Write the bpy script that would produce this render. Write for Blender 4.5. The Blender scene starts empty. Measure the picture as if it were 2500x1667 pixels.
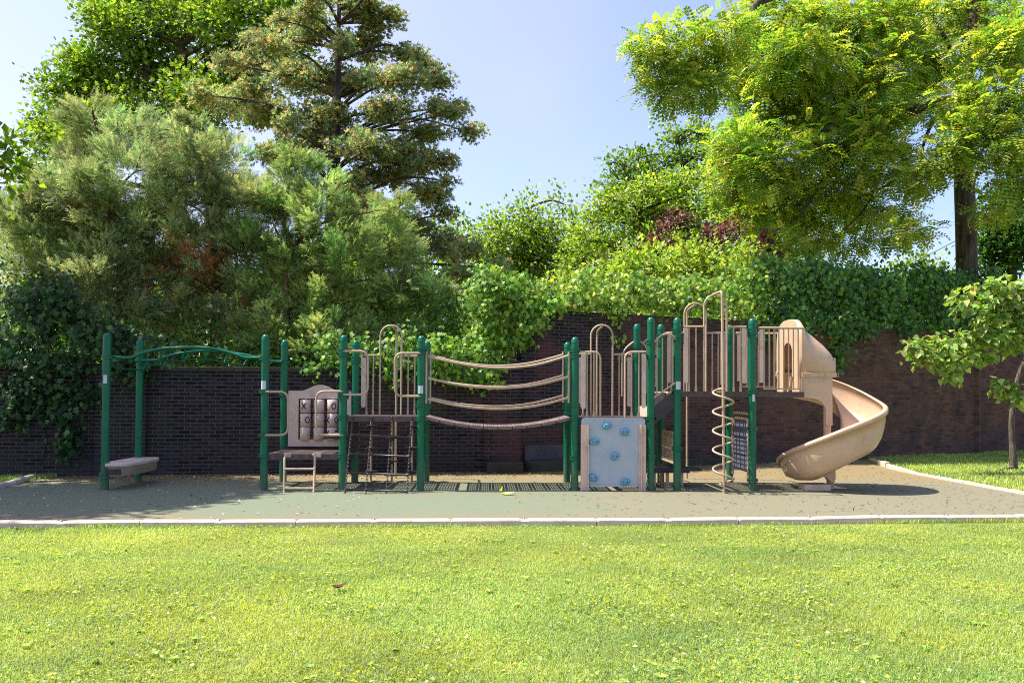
import bpy, math, random
import numpy as np
from mathutils import Vector, Matrix
C = bpy.context.scene.collection
rng = np.random.default_rng(7); random.seed(7)
R = math.radians
# ---------------------------------------------------------------- camera model (solved from the posts)
F_, CX, CY, YAW, PIT, ROL, CAMX, CAMH, CAMD = 2000.86, 1269.47, 922.76, 0.04152, 0.02273, 0.00559, 1.02282, 1.4842, 13.01391
def ray(u, v):
    a, b = u-CX, v-CY; c, s = math.cos(ROL), math.sin(ROL)
    x2 = (c*a+s*b)/F_; z2 = -(-s*a+c*b)/F_
    y = math.cos(PIT)-z2*math.sin(PIT); z = math.sin(PIT)+z2*math.cos(PIT)
    return (x2*math.cos(YAW)+y*math.sin(YAW), -x2*math.sin(YAW)+y*math.cos(YAW), z)
def at(u, v, y):                       # photo pixel -> point at real depth y
    X, Y, Z = ray(u, v); t = (y+CAMD)/Y
    return Vector((CAMX+X*t, y, CAMH+Z*t))
def G(u, v, z=0.0):                    # photo pixel -> point on the ground
    X, Y, Z = ray(u, v); t = (z-CAMH)/Z
    return Vector((CAMX+X*t, -CAMD+Y*t, z))
cam = bpy.data.cameras.new('camera'); co = bpy.data.objects.new('camera', cam); C.objects.link(co)
cam.sensor_width = 36; cam.lens = F_/2500*36; cam.clip_end = 1000; cam.clip_start = 0.05
cam.shift_x = -(CX-1250)/2500; cam.shift_y = (CY-833.5)/2500
fw = Vector((math.sin(YAW)*math.cos(PIT), math.cos(YAW)*math.cos(PIT), math.sin(PIT)))
rt0 = Vector((math.cos(YAW), -math.sin(YAW), 0)); up0 = rt0.cross(fw)
c_, s_ = math.cos(ROL), math.sin(ROL)
rt = c_*rt0+s_*up0; up = -s_*rt0+c_*up0      # checked against ray()
co.matrix_world = Matrix(((rt.x, up.x, -fw.x, CAMX), (rt.y, up.y, -fw.y, -CAMD), (rt.z, up.z, -fw.z, CAMH), (0, 0, 0, 1)))
bpy.context.scene.camera = co
sc_ = bpy.context.scene; sc_.cycles.use_denoising = False; sc_.cycles.filter_width = 1.0; sc_.cycles.sample_clamp_indirect = 4.0
# ---------------------------------------------------------------- light
S = (-0.57, 0.09, 1.0); el = math.atan2(S[2], math.hypot(S[0], S[1])); az = math.atan2(S[0], S[1])
w = bpy.data.worlds.new('World'); bpy.context.scene.world = w; w.use_nodes = True
nt = w.node_tree; bg = nt.nodes['Background']; sky = nt.nodes.new('ShaderNodeTexSky'); sky.sky_type = 'NISHITA'
sky.sun_disc = False; sky.sun_elevation = el; sky.sun_rotation = az; sky.air_density = 1.0; sky.dust_density = 2.0; sky.ozone_density = 1.6; sky.altitude = 0
tcw = nt.nodes.new('ShaderNodeTexCoord'); cn = nt.nodes.new('ShaderNodeTexNoise'); cn.inputs['Scale'].default_value = 1.5; cn.inputs['Detail'].default_value = 3; nt.links.new(tcw.outputs['Generated'], cn.inputs['Vector'])
sx = nt.nodes.new('ShaderNodeSeparateXYZ'); nt.links.new(tcw.outputs['Generated'], sx.inputs[0])
m1 = nt.nodes.new('ShaderNodeMath'); m1.operation = 'MULTIPLY_ADD'; nt.links.new(sx.outputs[0], m1.inputs[0]); m1.inputs[1].default_value = -.45; nt.links.new(cn.outputs[0], m1.inputs[2])
cr = nt.nodes.new('ShaderNodeValToRGB'); cr.color_ramp.elements[0].position = .47; cr.color_ramp.elements[1].position = .95; cr.color_ramp.elements[1].color = (.6, .6, .6, 1); nt.links.new(m1.outputs[0], cr.inputs[0])
tint = nt.nodes.new('ShaderNodeMix'); tint.data_type = 'RGBA'; tint.blend_type = 'MULTIPLY'; tint.inputs[0].default_value = 1; nt.links.new(sky.outputs[0], tint.inputs[6]); tint.inputs[7].default_value = (1.04, .97, 1.16, 1)
cl = nt.nodes.new('ShaderNodeMix'); cl.data_type = 'RGBA'; nt.links.new(cr.outputs[0], cl.inputs[0]); nt.links.new(tint.outputs[2], cl.inputs[6]); cl.inputs[7].default_value = (3.6, 3.5, 3.9, 1)
nt.links.new(cl.outputs[2], bg.inputs[0]); bg.inputs[1].default_value = 0.128
sl = bpy.data.lights.new('sun', 'SUN'); sl.energy = 5.0; sl.angle = R(0.53); sl.color = (1.0, 0.945, 0.86)
so = bpy.data.objects.new('sun', sl); C.objects.link(so)
so.rotation_euler = Vector(S).to_track_quat('Z', 'Y').to_euler(); so.location = (-12, 4, 25)
vs = bpy.context.scene.view_settings; vs.view_transform = 'Standard'; vs.look = 'None'; vs.exposure = 1.1; vs.gamma = 1; vs.use_curve_mapping = False
# ---------------------------------------------------------------- materials
def nn(nt, typ, **kw):
    n = nt.nodes.new(typ)
    for k, v in kw.items():
        if k.startswith('i_'):
            n.inputs[k[2:].replace('_', ' ')].default_value = v
        else: setattr(n, k, v)
    return n
def base_mat(name, rough=0.5, spec=0.5):
    m = bpy.data.materials.new(name); m.use_nodes = True
    b = m.node_tree.nodes['Principled BSDF']; b.inputs['Roughness'].default_value = rough
    b.inputs['Specular IOR Level'].default_value = spec
    return m, m.node_tree, b
def ramp(nt, src, stops):
    r = nt.nodes.new('ShaderNodeValToRGB'); e = r.color_ramp.elements
    e[0].position, e[0].color = stops[0][0], (*stops[0][1], 1); e[1].position, e[1].color = stops[-1][0], (*stops[-1][1], 1)
    for p, c in stops[1:-1]:
        k = e.new(p); k.color = (*c, 1)
    nt.links.new(src, r.inputs[0]); return r.outputs[0]
def noise(nt, scale, detail=4, rough=.6, vec=None, kind='Object'):
    n = nn(nt, 'ShaderNodeTexNoise'); n.inputs['Scale'].default_value = scale; n.inputs['Detail'].default_value = detail; n.inputs['Roughness'].default_value = rough
    if vec is None:
        g = nt.nodes.new('ShaderNodeNewGeometry'); vec = g.outputs['Position']
    nt.links.new(vec, n.inputs['Vector']); return n.outputs[0]
def mix(nt, fac, a, b, mode='MIX'):
    m = nt.nodes.new('ShaderNodeMix'); m.data_type = 'RGBA'; m.blend_type = mode
    for s, v in ((m.inputs[0], fac), (m.inputs[6], a), (m.inputs[7], b)):
        if isinstance(v, (int, float)): s.default_value = v
        elif isinstance(v, tuple): s.default_value = (*v, 1)
        else: nt.links.new(v, s)
    return m.outputs[2]
def bump(nt, b, h, strength=.3, dist=.01):
    n = nt.nodes.new('ShaderNodeBump'); n.inputs['Strength'].default_value = strength; n.inputs['Distance'].default_value = dist
    nt.links.new(h, n.inputs['Height']); nt.links.new(n.outputs[0], b.inputs['Normal'])
def paint(name, col, rough=.4, wear=(.8, .8, .8), amt=.35, spec=.5, sc=6, grime=None, dust=None):
    m, nt, b = base_mat(name, rough, spec)
    n1 = noise(nt, sc, 6, .65); n2 = noise(nt, sc*9, 3)
    w_ = tuple(c*k for c, k in zip(col, wear))
    c1 = ramp(nt, n1, [(.35, w_), (.65, col)])
    c2 = mix(nt, amt*.5, c1, ramp(nt, n2, [(.4, w_), (.62, col)]))
    if grime:
        c2 = mix(nt, ramp(nt, noise(nt, sc*.7, 8, .75), [(.52, (0, 0, 0)), (.75, (.75, .75, .75))]), c2, grime)
    if dust:
        gg = nt.nodes.new('ShaderNodeNewGeometry'); gz = nt.nodes.new('ShaderNodeSeparateXYZ'); nt.links.new(gg.outputs['Position'], gz.inputs[0])
        mr_ = nt.nodes.new('ShaderNodeMapRange'); nt.links.new(gz.outputs[2], mr_.inputs[0]); mr_.inputs[1].default_value = .55; mr_.inputs[2].default_value = .0; mr_.inputs[3].default_value = 0; mr_.inputs[4].default_value = 1
        mm_ = nt.nodes.new('ShaderNodeMath'); mm_.operation = 'MULTIPLY'; nt.links.new(mr_.outputs[0], mm_.inputs[0]); nt.links.new(ramp(nt, noise(nt, 11, 6, .75), [(.35, (.05, .05, .05)), (.7, (.75, .75, .75))]), mm_.inputs[1])
        c2 = mix(nt, mm_.outputs[0], c2, dust)
        c2 = mix(nt, ramp(nt, noise(nt, 38, 5, .8), [(.66, (0, 0, 0)), (.72, (.5, .5, .5))]), c2, tuple(min(1, q*1.2+.12) for q in col))
    nt.links.new(c2, b.inputs['Base Color'])
    rr = ramp(nt, n1, [(.3, (rough*1.4,)*3), (.7, (rough*.8,)*3)]); nt.links.new(rr, b.inputs['Roughness'])
    bump(nt, b, n2, .08, .003)
    return m
MAT = {}
MAT['green'] = paint('green_powder_coat', (.0, .135, .058), .3, (.6, .75, .85), .6, spec=.35, dust=(.14, .15, .10))
MAT['tan'] = paint('tan_powder_coat', (.47, .35, .23), .4, (.82, .8, .78), .4, grime=(.22, .16, .10))
MAT['tanpanel'] = paint('tan_panel_plastic', (.64, .48, .38), .5, (.85, .82, .8), .5, grime=(.25, .19, .15))
MAT['slide'] = paint('beige_slide_plastic', (.58, .405, .26), .34, (.88, .84, .8), .5, sc=3, grime=(.30, .22, .16))
MAT['deck'] = paint('dark_vinyl_deck', (.085, .05, .045), .5, (.7, .7, .75), .6, sc=9, grime=(.19, .13, .12))
MAT['deckdark'] = paint('charcoal_vinyl', (.035, .028, .028), .5, (.7, .7, .8), .5)
MAT['bridge'] = paint('worn_brown_slats', (.20, .135, .12), .55, (.75, .7, .7), .6, sc=10)
MAT['blue'] = paint('pale_blue_panel', (.38, .43, .46), .5, (.9, .93, .95), .4, sc=4, grime=(.27, .33, .37))
MAT['hold'] = paint('sky_blue_hold', (.13, .33, .44), .5, (.8, .85, .9), .4)
MAT['slate'] = paint('slate_blue_plate', (.15, .16, .23), .5)
MAT['maroon'] = paint('maroon_mark', (.07, .025, .03), .5)
MAT['bench'] = paint('weathered_cream_plastic', (.62, .50, .42), .5, (.85, .82, .8), .4, grime=(.34, .24, .19))
MAT['black'] = paint('black_rubber', (.012, .011, .011), .6)
MAT['steel'] = paint('galvanised_steel', (.42, .40, .40), .35, (.6, .6, .6)); MAT['steel'].node_tree.nodes['Principled BSDF'].inputs['Metallic'].default_value = .85
MAT['rung'] = paint('vinyl_rung', (.035, .026, .03), .45)
MAT['chain'] = paint('vinyl_chain', (.06, .038, .04), .4)
MAT['kerb'] = paint('pinkish_tan_timber', (.64, .52, .43), .6, (.82, .78, .74), .6, sc=7, grime=(.22, .15, .11))
MAT['concrete'] = paint('mossy_concrete', (.075, .07, .06), .9, (.5, .6, .4), .7, .2, sc=3, grime=(.05, .055, .02))
MAT['greyledge'] = paint('grey_render', (.10, .095, .10), .9, (.6, .6, .65), .7, .2, sc=2)
MAT['wire'] = paint('black_cable', (.02, .02, .02), .6)
def sticker_mat():
    m, nt, b = base_mat('printed_sticker', .5)
    n = noise(nt, 260, 2, .5)
    nt.links.new(ramp(nt, n, [(.42, (.30, .31, .33)), (.52, (.62, .63, .65)), (.6, (.72, .73, .74))]), b.inputs['Base Color']); return m
MAT['sticker'] = sticker_mat()
def bark(name, c1, c2, sc=5):
    m, nt, b = base_mat(name, .9, .2)
    g = nt.nodes.new('ShaderNodeNewGeometry'); mp = nn(nt, 'ShaderNodeMapping'); mp.inputs['Scale'].default_value = (sc*2.4, sc*2.4, sc*.35)
    nt.links.new(g.outputs['Position'], mp.inputs['Vector'])
    n = noise(nt, 1.0, 7, .7, mp.outputs[0])
    nt.links.new(ramp(nt, n, [(.38, c1), (.62, c2)]), b.inputs['Base Color']); bump(nt, b, n, .9, .03); return m
MAT['bark'] = bark('grey_brown_bark', (.03, .022, .016), (.12, .095, .07))
MAT['barkred'] = bark('reddish_juniper_bark', (.06, .03, .02), (.20, .12, .08))
MAT['barkgrey'] = bark('speckled_grey_bark', (.04, .028, .022), (.17, .14, .115), 8)
def leafmat(name, trans=.4, rough=.45, spec=.4, ty=(1.0, 1.12, .4)):
    m, nt, b = base_mat(name, rough, spec)
    a = nn(nt, 'ShaderNodeAttribute', attribute_name='Col')
    nt.links.new(a.outputs['Color'], b.inputs['Base Color'])
    t = nt.nodes.new('ShaderNodeBsdfTranslucent'); tc = mix(nt, 1.0, a.outputs['Color'], ty, 'MULTIPLY'); nt.links.new(tc, t.inputs['Color'])
    ms = nt.nodes.new('ShaderNodeMixShader'); ms.inputs[0].default_value = trans
    out = nt.nodes['Material Output']
    nt.links.new(b.outputs[0], ms.inputs[1]); nt.links.new(t.outputs[0], ms.inputs[2]); nt.links.new(ms.outputs[0], out.inputs[0]); return m
MAT['leaf'] = leafmat('broad_leaf', .5)
MAT['needle'] = leafmat('conifer_foliage', .44, .6, .2, (1.15, 1.15, .75))
MAT['ivy'] = leafmat('ivy_leaf', .4, .5, .35)
MAT['grass'] = leafmat('grass_blade', .5, .6, .2, (1.2, 1.15, .5))
MAT['litter'] = leafmat('dry_litter', .1, .8, .2, (1, 1, 1))
def brick_mat():
    m, nt, b = base_mat('old_sooty_brick', .9, .2)
    tc = nt.nodes.new('ShaderNodeTexCoord'); sp = nt.nodes.new('ShaderNodeSeparateXYZ'); cb = nt.nodes.new('ShaderNodeCombineXYZ')
    nt.links.new(tc.outputs['Object'], sp.inputs[0])
    ad = nn(nt, 'ShaderNodeMath', operation='ADD'); nt.links.new(sp.outputs[0], ad.inputs[0]); nt.links.new(sp.outputs[1], ad.inputs[1])
    nt.links.new(ad.outputs[0], cb.inputs[0]); nt.links.new(sp.outputs[2], cb.inputs[1])
    # slightly wavering courses
    nv = nn(nt, 'ShaderNodeTexNoise'); nv.inputs['Scale'].default_value = 2.2; nt.links.new(cb.outputs[0], nv.inputs['Vector'])
    vm = nn(nt, 'ShaderNodeVectorMath', operation='MULTIPLY_ADD'); nt.links.new(nv.outputs[1], vm.inputs[0]); vm.inputs[1].default_value = (.03, .022, 0); nt.links.new(cb.outputs[0], vm.inputs[2])
    br = nn(nt, 'ShaderNodeTexBrick'); nt.links.new(vm.outputs[0], br.inputs['Vector'])
    for k, v in (('Scale', 1.0), ('Mortar Size', .010), ('Mortar Smooth', .3), ('Bias', 0.0), ('Brick Width', .22), ('Row Height', .07)): br.inputs[k].default_value = v
    br.inputs['Color1'].default_value = (0, 0, 0, 1); br.inputs['Color2'].default_value = (1, 1, 1, 1); br.inputs['Mortar'].default_value = (.5, .5, .5, 1)
    soot = ramp(nt, br.outputs['Color'], [(0, (.010, .009, .010)), (.5, (.022, .019, .020)), (1, (.040, .032, .032))])
    red = ramp(nt, br.outputs['Color'], [(0, (.07, .024, .022)), (.45, (.115, .040, .036)), (.8, (.08, .038, .034)), (1, (.04, .028, .028))])
    brown = ramp(nt, br.outputs['Color'], [(0, (.11, .05, .027)), (.5, (.23, .10, .05)), (1, (.15, .075, .042))])
    n1 = noise(nt, .75, 5, .62); n2 = noise(nt, 3.0, 6, .7)
    g = nt.nodes.new('ShaderNodeNewGeometry'); gs = nt.nodes.new('ShaderNodeSeparateXYZ'); nt.links.new(g.outputs['Position'], gs.inputs[0])
    mr = nn(nt, 'ShaderNodeMapRange'); nt.links.new(gs.outputs[0], mr.inputs[0]); mr.inputs[1].default_value = 3; mr.inputs[2].default_value = 10
    mx = nn(nt, 'ShaderNodeMapRange'); nt.links.new(gs.outputs[0], mx.inputs[0]); mx.inputs[1].default_value = -3; mx.inputs[2].default_value = 1.5
    rm = nn(nt, 'ShaderNodeMath', operation='MULTIPLY'); nt.links.new(mx.outputs[0], rm.inputs[0]); nt.links.new(ramp(nt, n1, [(.47, (0, 0, 0)), (.58, (.9, .9, .9))]), rm.inputs[1])
    nl = noise(nt, 5.5, 3, .8); rm2 = nn(nt, 'ShaderNodeMath', operation='MAXIMUM'); nt.links.new(rm.outputs[0], rm2.inputs[0]); nt.links.new(ramp(nt, nl, [(.60, (0, 0, 0)), (.66, (.7, .7, .7))]), rm2.inputs[1])
    c = mix(nt, rm2.outputs[0], soot, red)
    am = nn(nt, 'ShaderNodeMath', operation='MULTIPLY'); nt.links.new(mr.outputs[0], am.inputs[0]); nt.links.new(ramp(nt, n2, [(.30, (.25, .25, .25)), (.6, (1, 1, 1))]), am.inputs[1])
    c = mix(nt, am.outputs[0], c, brown)
    # moss patches
    n3 = noise(nt, .55, 6, .7); n3b = noise(nt, 9, 4, .7)
    ms = nn(nt, 'ShaderNodeMath', operation='MULTIPLY'); nt.links.new(ramp(nt, n3, [(.54, (0, 0, 0)), (.68, (1, 1, 1))]), ms.inputs[0]); nt.links.new(ramp(nt, n3b, [(.35, (.2, .2, .2)), (.6, (.9, .9, .9))]), ms.inputs[1])
    c = mix(nt, ms.outputs[0], c, (.045, .045, .008))
    mort = mix(nt, n2, (.065, .058, .055), (.12, .10, .09))
    c = mix(nt, br.outputs['Fac'], c, mort)
    # lime bloom specks
    c = mix(nt, ramp(nt, noise(nt, 26, 4, .75), [(.68, (0, 0, 0)), (.75, (.5, .5, .5))]), c, (.16, .15, .15))
    zr_ = nn(nt, 'ShaderNodeMapRange'); nt.links.new(gs.outputs[2], zr_.inputs[0]); zr_.inputs[1].default_value = .75; zr_.inputs[2].default_value = .1
    zm_ = nn(nt, 'ShaderNodeMath', operation='MULTIPLY'); nt.links.new(zr_.outputs[0], zm_.inputs[0]); nt.links.new(ramp(nt, noise(nt, 1.7, 6, .75), [(.42, (0, 0, 0)), (.62, (.8, .8, .8))]), zm_.inputs[1])
    c = mix(nt, zm_.outputs[0], c, (.048, .044, .046))
    c = mix(nt, ramp(nt, noise(nt, 2.6, 8, .8), [(.60, (0, 0, 0)), (.74, (.55, .55, .55))]), c, (.12, .105, .10))
    nt.links.new(c, b.inputs['Base Color'])
    hm = nn(nt, 'ShaderNodeMath', operation='MULTIPLY_ADD'); nt.links.new(br.outputs['Fac'], hm.inputs[0]); hm.inputs[1].default_value = -1.0; nt.links.new(n3b, hm.inputs[2])
    bump(nt, b, hm.outputs[0], .8, .012); return m
MAT['brick'] = brick_mat()
def pad_mat():
    m, nt, b = base_mat('rubber_safety_surface', .9, .2)
    n1 = noise(nt, .9, 7, .68); n2 = noise(nt, 14, 5, .7); n3 = noise(nt, 160, 2, .6)
    g = nt.nodes.new('ShaderNodeNewGeometry'); gs = nt.nodes.new('ShaderNodeSeparateXYZ'); nt.links.new(g.outputs['Position'], gs.inputs[0])
    # green middle strip worn to tan towards the front kerb, the right and behind the equipment
    def mrr(o, a, b_, lo=0.0, hi=1.0):
        r = nn(nt, 'ShaderNodeMapRange'); nt.links.new(o, r.inputs[0]); r.inputs[1].default_value = a; r.inputs[2].default_value = b_; r.inputs[3].default_value = lo; r.inputs[4].default_value = hi; return r.outputs[0]
    def mth(op, a, b_):
        n = nn(nt, 'ShaderNodeMath', operation=op)
        for i, v in enumerate((a, b_)):
            if isinstance(v, (int, float)): n.inputs[i].default_value = v
            else: nt.links.new(v, n.inputs[i])
        return n.outputs[0]
    right = mrr(gs.outputs[0], 1.5, 5.5, 0, .42); front = mrr(gs.outputs[1], -2.2, -3.5, 0, .34); back = mrr(gs.outputs[1], .3, 2.4, 0, .30)
    t = mth('ADD', mth('ADD', n1, right), mth('ADD', front, back))
    t = mth('ADD', t, mth('MULTIPLY', mth('SUBTRACT', n2, .5), .35))
    green = mix(nt, n2, (.130, .158, .102), (.175, .20, .132)); tan = mix(nt, n2, (.155, .147, .092), (.21, .195, .125))
    c = mix(nt, ramp(nt, t, [(.5, (0, 0, 0)), (.72, (1, 1, 1))]), green, tan)
    yel = mth('MULTIPLY', mrr(gs.outputs[1], .6, 2.4), ramp(nt, noise(nt, 2.2, 5, .7), [(.35, (.1, .1, .1)), (.65, (.9, .9, .9))]))
    c = mix(nt, yel, c, (.25, .16, .055))
    c = mix(nt, 1.0, c, ramp(nt, n3, [(.3, (.72, .72, .72)), (.7, (1.15, 1.15, 1.15))]), 'MULTIPLY')
    c = mix(nt, ramp(nt, noise(nt, 5, 6, .75), [(.56, (0, 0, 0)), (.8, (.55, .55, .55))]), c, (.15, .13, .09))
    nt.links.new(c, b.inputs['Base Color']); bump(nt, b, n3, .5, .004); return m
MAT['pad'] = pad_mat()
def soil_mat():
    m, nt, b = base_mat('lawn_soil', .95, .1)
    c = ramp(nt, noise(nt, 1.3, 5), [(.3, (.14, .18, .025)), (.5, (.22, .24, .04)), (.7, (.26, .25, .08))])
    c = mix(nt, ramp(nt, noise(nt, 90, 4, .7), [(.35, (0, 0, 0)), (.7, (1, 1, 1))]), c, (.055, .06, .018))
    nt.links.new(c, b.inputs['Base Color']); return m
MAT['soil'] = soil_mat()
# ---------------------------------------------------------------- object helpers
WL = {}
def put(o, parent=None, loc=(0, 0, 0)):
    C.objects.link(o); loc = Vector(loc); WL[o.name] = loc
    if parent: o.parent = parent; o.location = loc-WL[parent.name]
    else: o.location = loc
    return o
def tag(o, label, cat=None, group=None, kind=None):
    if label: o['label'] = label
    if cat: o['category'] = cat
    if group: o['group'] = group
    if kind: o['kind'] = kind
    return o
def empty(name, loc, label, cat, group=None):
    o = bpy.data.objects.new(name, None); o.empty_display_size = .2
    return tag(put(o, None, loc), label, cat, group)
class M:
    def __init__(s): s.v = []; s.f = []; s.m = []; s.s = []
    def add(s, vs, fs, mi=0, sm=False):
        n = len(s.v); s.v += [tuple(v) for v in vs]
        for f in fs: s.f.append(tuple(i+n for i in f)); s.m.append(mi); s.s.append(sm)
    def box(s, a, b, mi=0, rot=None, piv=None):
        (x0, y0, z0), (x1, y1, z1) = a, b
        v = [Vector(p) for p in ((x0, y0, z0), (x1, y0, z0), (x1, y1, z0), (x0, y1, z0), (x0, y0, z1), (x1, y0, z1), (x1, y1, z1), (x0, y1, z1))]
        if rot is not None:
            p = Vector(piv) if piv is not None else (v[0]+v[6])/2
            v = [rot@(q-p)+p for q in v]
        s.add(v, [(0, 3, 2, 1), (4, 5, 6, 7), (0, 1, 5, 4), (1, 2, 6, 5), (2, 3, 7, 6), (3, 0, 4, 7)], mi)
        return s
    def tube(s, pts, r, seg=8, mi=0, closed=False, caps=True):
        pts = [Vector(p) for p in pts]; n = len(pts); rs = r if isinstance(r, (list, tuple)) else [r]*n
        up = None; rings = []
        for i in range(n):
            if closed: t = pts[(i+1) % n]-pts[i-1]
            else: t = pts[min(i+1, n-1)]-pts[max(i-1, 0)]
            if t.length < 1e-9: t = Vector((0, 0, 1))
            t.normalize()
            if up is None:
                up = Vector((0, 0, 1)) if abs(t.z) < .9 else Vector((1, 0, 0))
            a = (up-t*up.dot(t))
            if a.length < 1e-6: a = Vector((1, 0, 0))-t*t.x
            a.normalize(); up = a; b = t.cross(a)
            rings.append([pts[i]+(a*math.cos(2*math.pi*k/seg)+b*math.sin(2*math.pi*k/seg))*rs[i] for k in range(seg)])
        vs = [v for rg in rings for v in rg]; fs = []
        for i in range(n if closed else n-1):
            j = (i+1) % n
            for k in range(seg): fs.append((i*seg+k, i*seg+(k+1) % seg, j*seg+(k+1) % seg, j*seg+k))
        s.add(vs, fs, mi, True)
        if caps and not closed:
            s.add(rings[0], [tuple(reversed(range(seg)))], mi); s.add(rings[-1], [tuple(range(seg))], mi)
        return s
    def lathe(s, prof, o=(0, 0, 0), seg=20, mi=0, sm=True):
        o = Vector(o); vs = []
        for r, z in prof:
            for k in range(seg): a = 2*math.pi*k/seg; vs.append(o+Vector((r*math.cos(a), r*math.sin(a), z)))
        fs = []
        for i in range(len(prof)-1):
            for k in range(seg): fs.append((i*seg+k, i*seg+(k+1) % seg, (i+1)*seg+(k+1) % seg, (i+1)*seg+k))
        s.add(vs, fs, mi, sm); return s
    def prism(s, poly, d0, d1, axis='y', mi=0):     # poly of 2-tuples; extruded along axis
        def mk(p, d): return (p[0], d, p[1]) if axis == 'y' else ((d, p[0], p[1]) if axis == 'x' else (p[0], p[1], d))
        n = len(poly); vs = [mk(p, d0) for p in poly]+[mk(p, d1) for p in poly]
        fs = [tuple(range(n)), tuple(range(2*n-1, n-1, -1))]+[(i, (i+1) % n, (i+1) % n+n, i+n) for i in range(n)]
        s.add(vs, fs, mi); return s
    def build(s, name, mats, parent=None, loc=(0, 0, 0), label=None, bevel=0):
        me = bpy.data.meshes.new(name); L = Vector(loc)
        me.from_pydata([tuple(Vector(v)-L) for v in s.v] if L.length else s.v, [], s.f)
        for m in (mats if isinstance(mats, (list, tuple)) else [mats]): me.materials.append(MAT[m])
        me.polygons.foreach_set('material_index', s.m); me.polygons.foreach_set('use_smooth', s.s); me.update()
        import bmesh
        if len(s.f) < 20000:
            bm = bmesh.new(); bm.from_mesh(me); bmesh.ops.recalc_face_normals(bm, faces=bm.faces); bm.to_mesh(me); bm.free()
        o = bpy.data.objects.new(name, me); put(o, parent, loc)
        if label: o['label'] = label
        if bevel:
            b = o.modifiers.new('bevel', 'BEVEL'); b.width = bevel; b.segments = 2; b.limit_method = 'ANGLE'
        return o
def mesh_np(name, V, F, mat, col=None, parent=None, loc=(0, 0, 0), smooth=False):
    L = np.array(loc, dtype=np.float32); V = np.asarray(V, np.float32)-L; F = np.asarray(F, np.int32)
    me = bpy.data.meshes.new(name); me.vertices.add(len(V)); me.vertices.foreach_set('co', V.ravel())
    me.loops.add(F.size); me.loops.foreach_set('vertex_index', F.ravel())
    me.polygons.add(len(F)); me.polygons.foreach_set('loop_start', np.arange(len(F), dtype=np.int32)*F.shape[1])
    if smooth: me.polygons.foreach_set('use_smooth', np.ones(len(F), bool))
    me.update(calc_edges=True)
    if col is not None:
        a = me.color_attributes.new('Col', 'FLOAT_COLOR', 'POINT'); c = np.ones((len(V), 4), np.float32); c[:, :3] = col; a.data.foreach_set('color', c.ravel())
    me.materials.append(MAT[mat]); o = bpy.data.objects.new(name, me); return put(o, parent, loc)
def arc(cx, cz, r, a0, a1, n=8):
    return [(cx+r*math.cos(R(a0+(a1-a0)*i/n)), cz+r*math.sin(R(a0+(a1-a0)*i/n))) for i in range(n+1)]
def smooth_path(pts, n=6):              # Catmull-Rom through points
    P = [Vector(p) for p in pts]; out = []
    for i in range(len(P)-1):
        a, b, c, d = P[max(i-1, 0)], P[i], P[i+1], P[min(i+2, len(P)-1)]
        for k in range(n):
            t = k/n; out.append(.5*((2*b)+(c-a)*t+(2*a-5*b+4*c-d)*t*t+(3*b-a-3*c+d)*t**3))
    return out+[P[-1]]
def rounded(pts, r=.1, n=5):            # polyline with rounded corners
    P = [Vector(p) for p in pts]; out = [P[0]]
    for i in range(1, len(P)-1):
        a, b, c = P[i-1], P[i], P[i+1]; u = (a-b); v = (c-b); d = min(r, u.length*.49, v.length*.49)
        p0 = b+u.normalized()*d; p1 = b+v.normalized()*d
        for k in range(n+1):
            t = k/n; out.append(p0*(1-t)**2+b*2*t*(1-t)+p1*t*t)
    return out+[P[-1]]
# ================================================================= play structure
m_ = 1.22; H1, H2, DX = 2.437, 2.766, .425
ZL, ZM, ZH = .565, 1.165, 1.585
PX = [-4*m_, -2*m_, -m_, 0, 2*m_, 3*m_, 3*m_+DX, 4*m_+DX]; PR = .0605
play = empty('play_structure', (0, .6, 0), 'green posted playground climbing structure with beige rails, bridge and spiral slide on the rubber pad', 'playground')
def post_mesh(H):
    b = M(); b.lathe([(PR, 0), (PR, H-.085)], seg=24); me = b
    return me
def mkpost(H):
    o = post_mesh(H); me = o
    return me
pm = {}; capm = None
def clamp_geo(b, z):
    b.lathe([(PR+.001, z-.027), (PR+.019, z-.027), (PR+.019, z-.016), (PR+.008, z-.014), (PR+.008, z+.014), (PR+.019, z+.016), (PR+.019, z+.027), (PR+.001, z+.027)], seg=24, sm=False)
    for sx in (-1, 1):
        b.box((sx*PR-.004 if sx > 0 else -PR-.026, -.012, z-.024), (PR+.026 if sx > 0 else -PR+.004, .012, z+.024))
    for sx in (-.03, .0, .03):
        y = -math.sqrt((PR+.006)**2-sx*sx)
        b.lathe([(.0001, .006), (.005, .004), (.006, 0)], (sx, y-.004, z), seg=6, mi=1)
clampmesh = None
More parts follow.
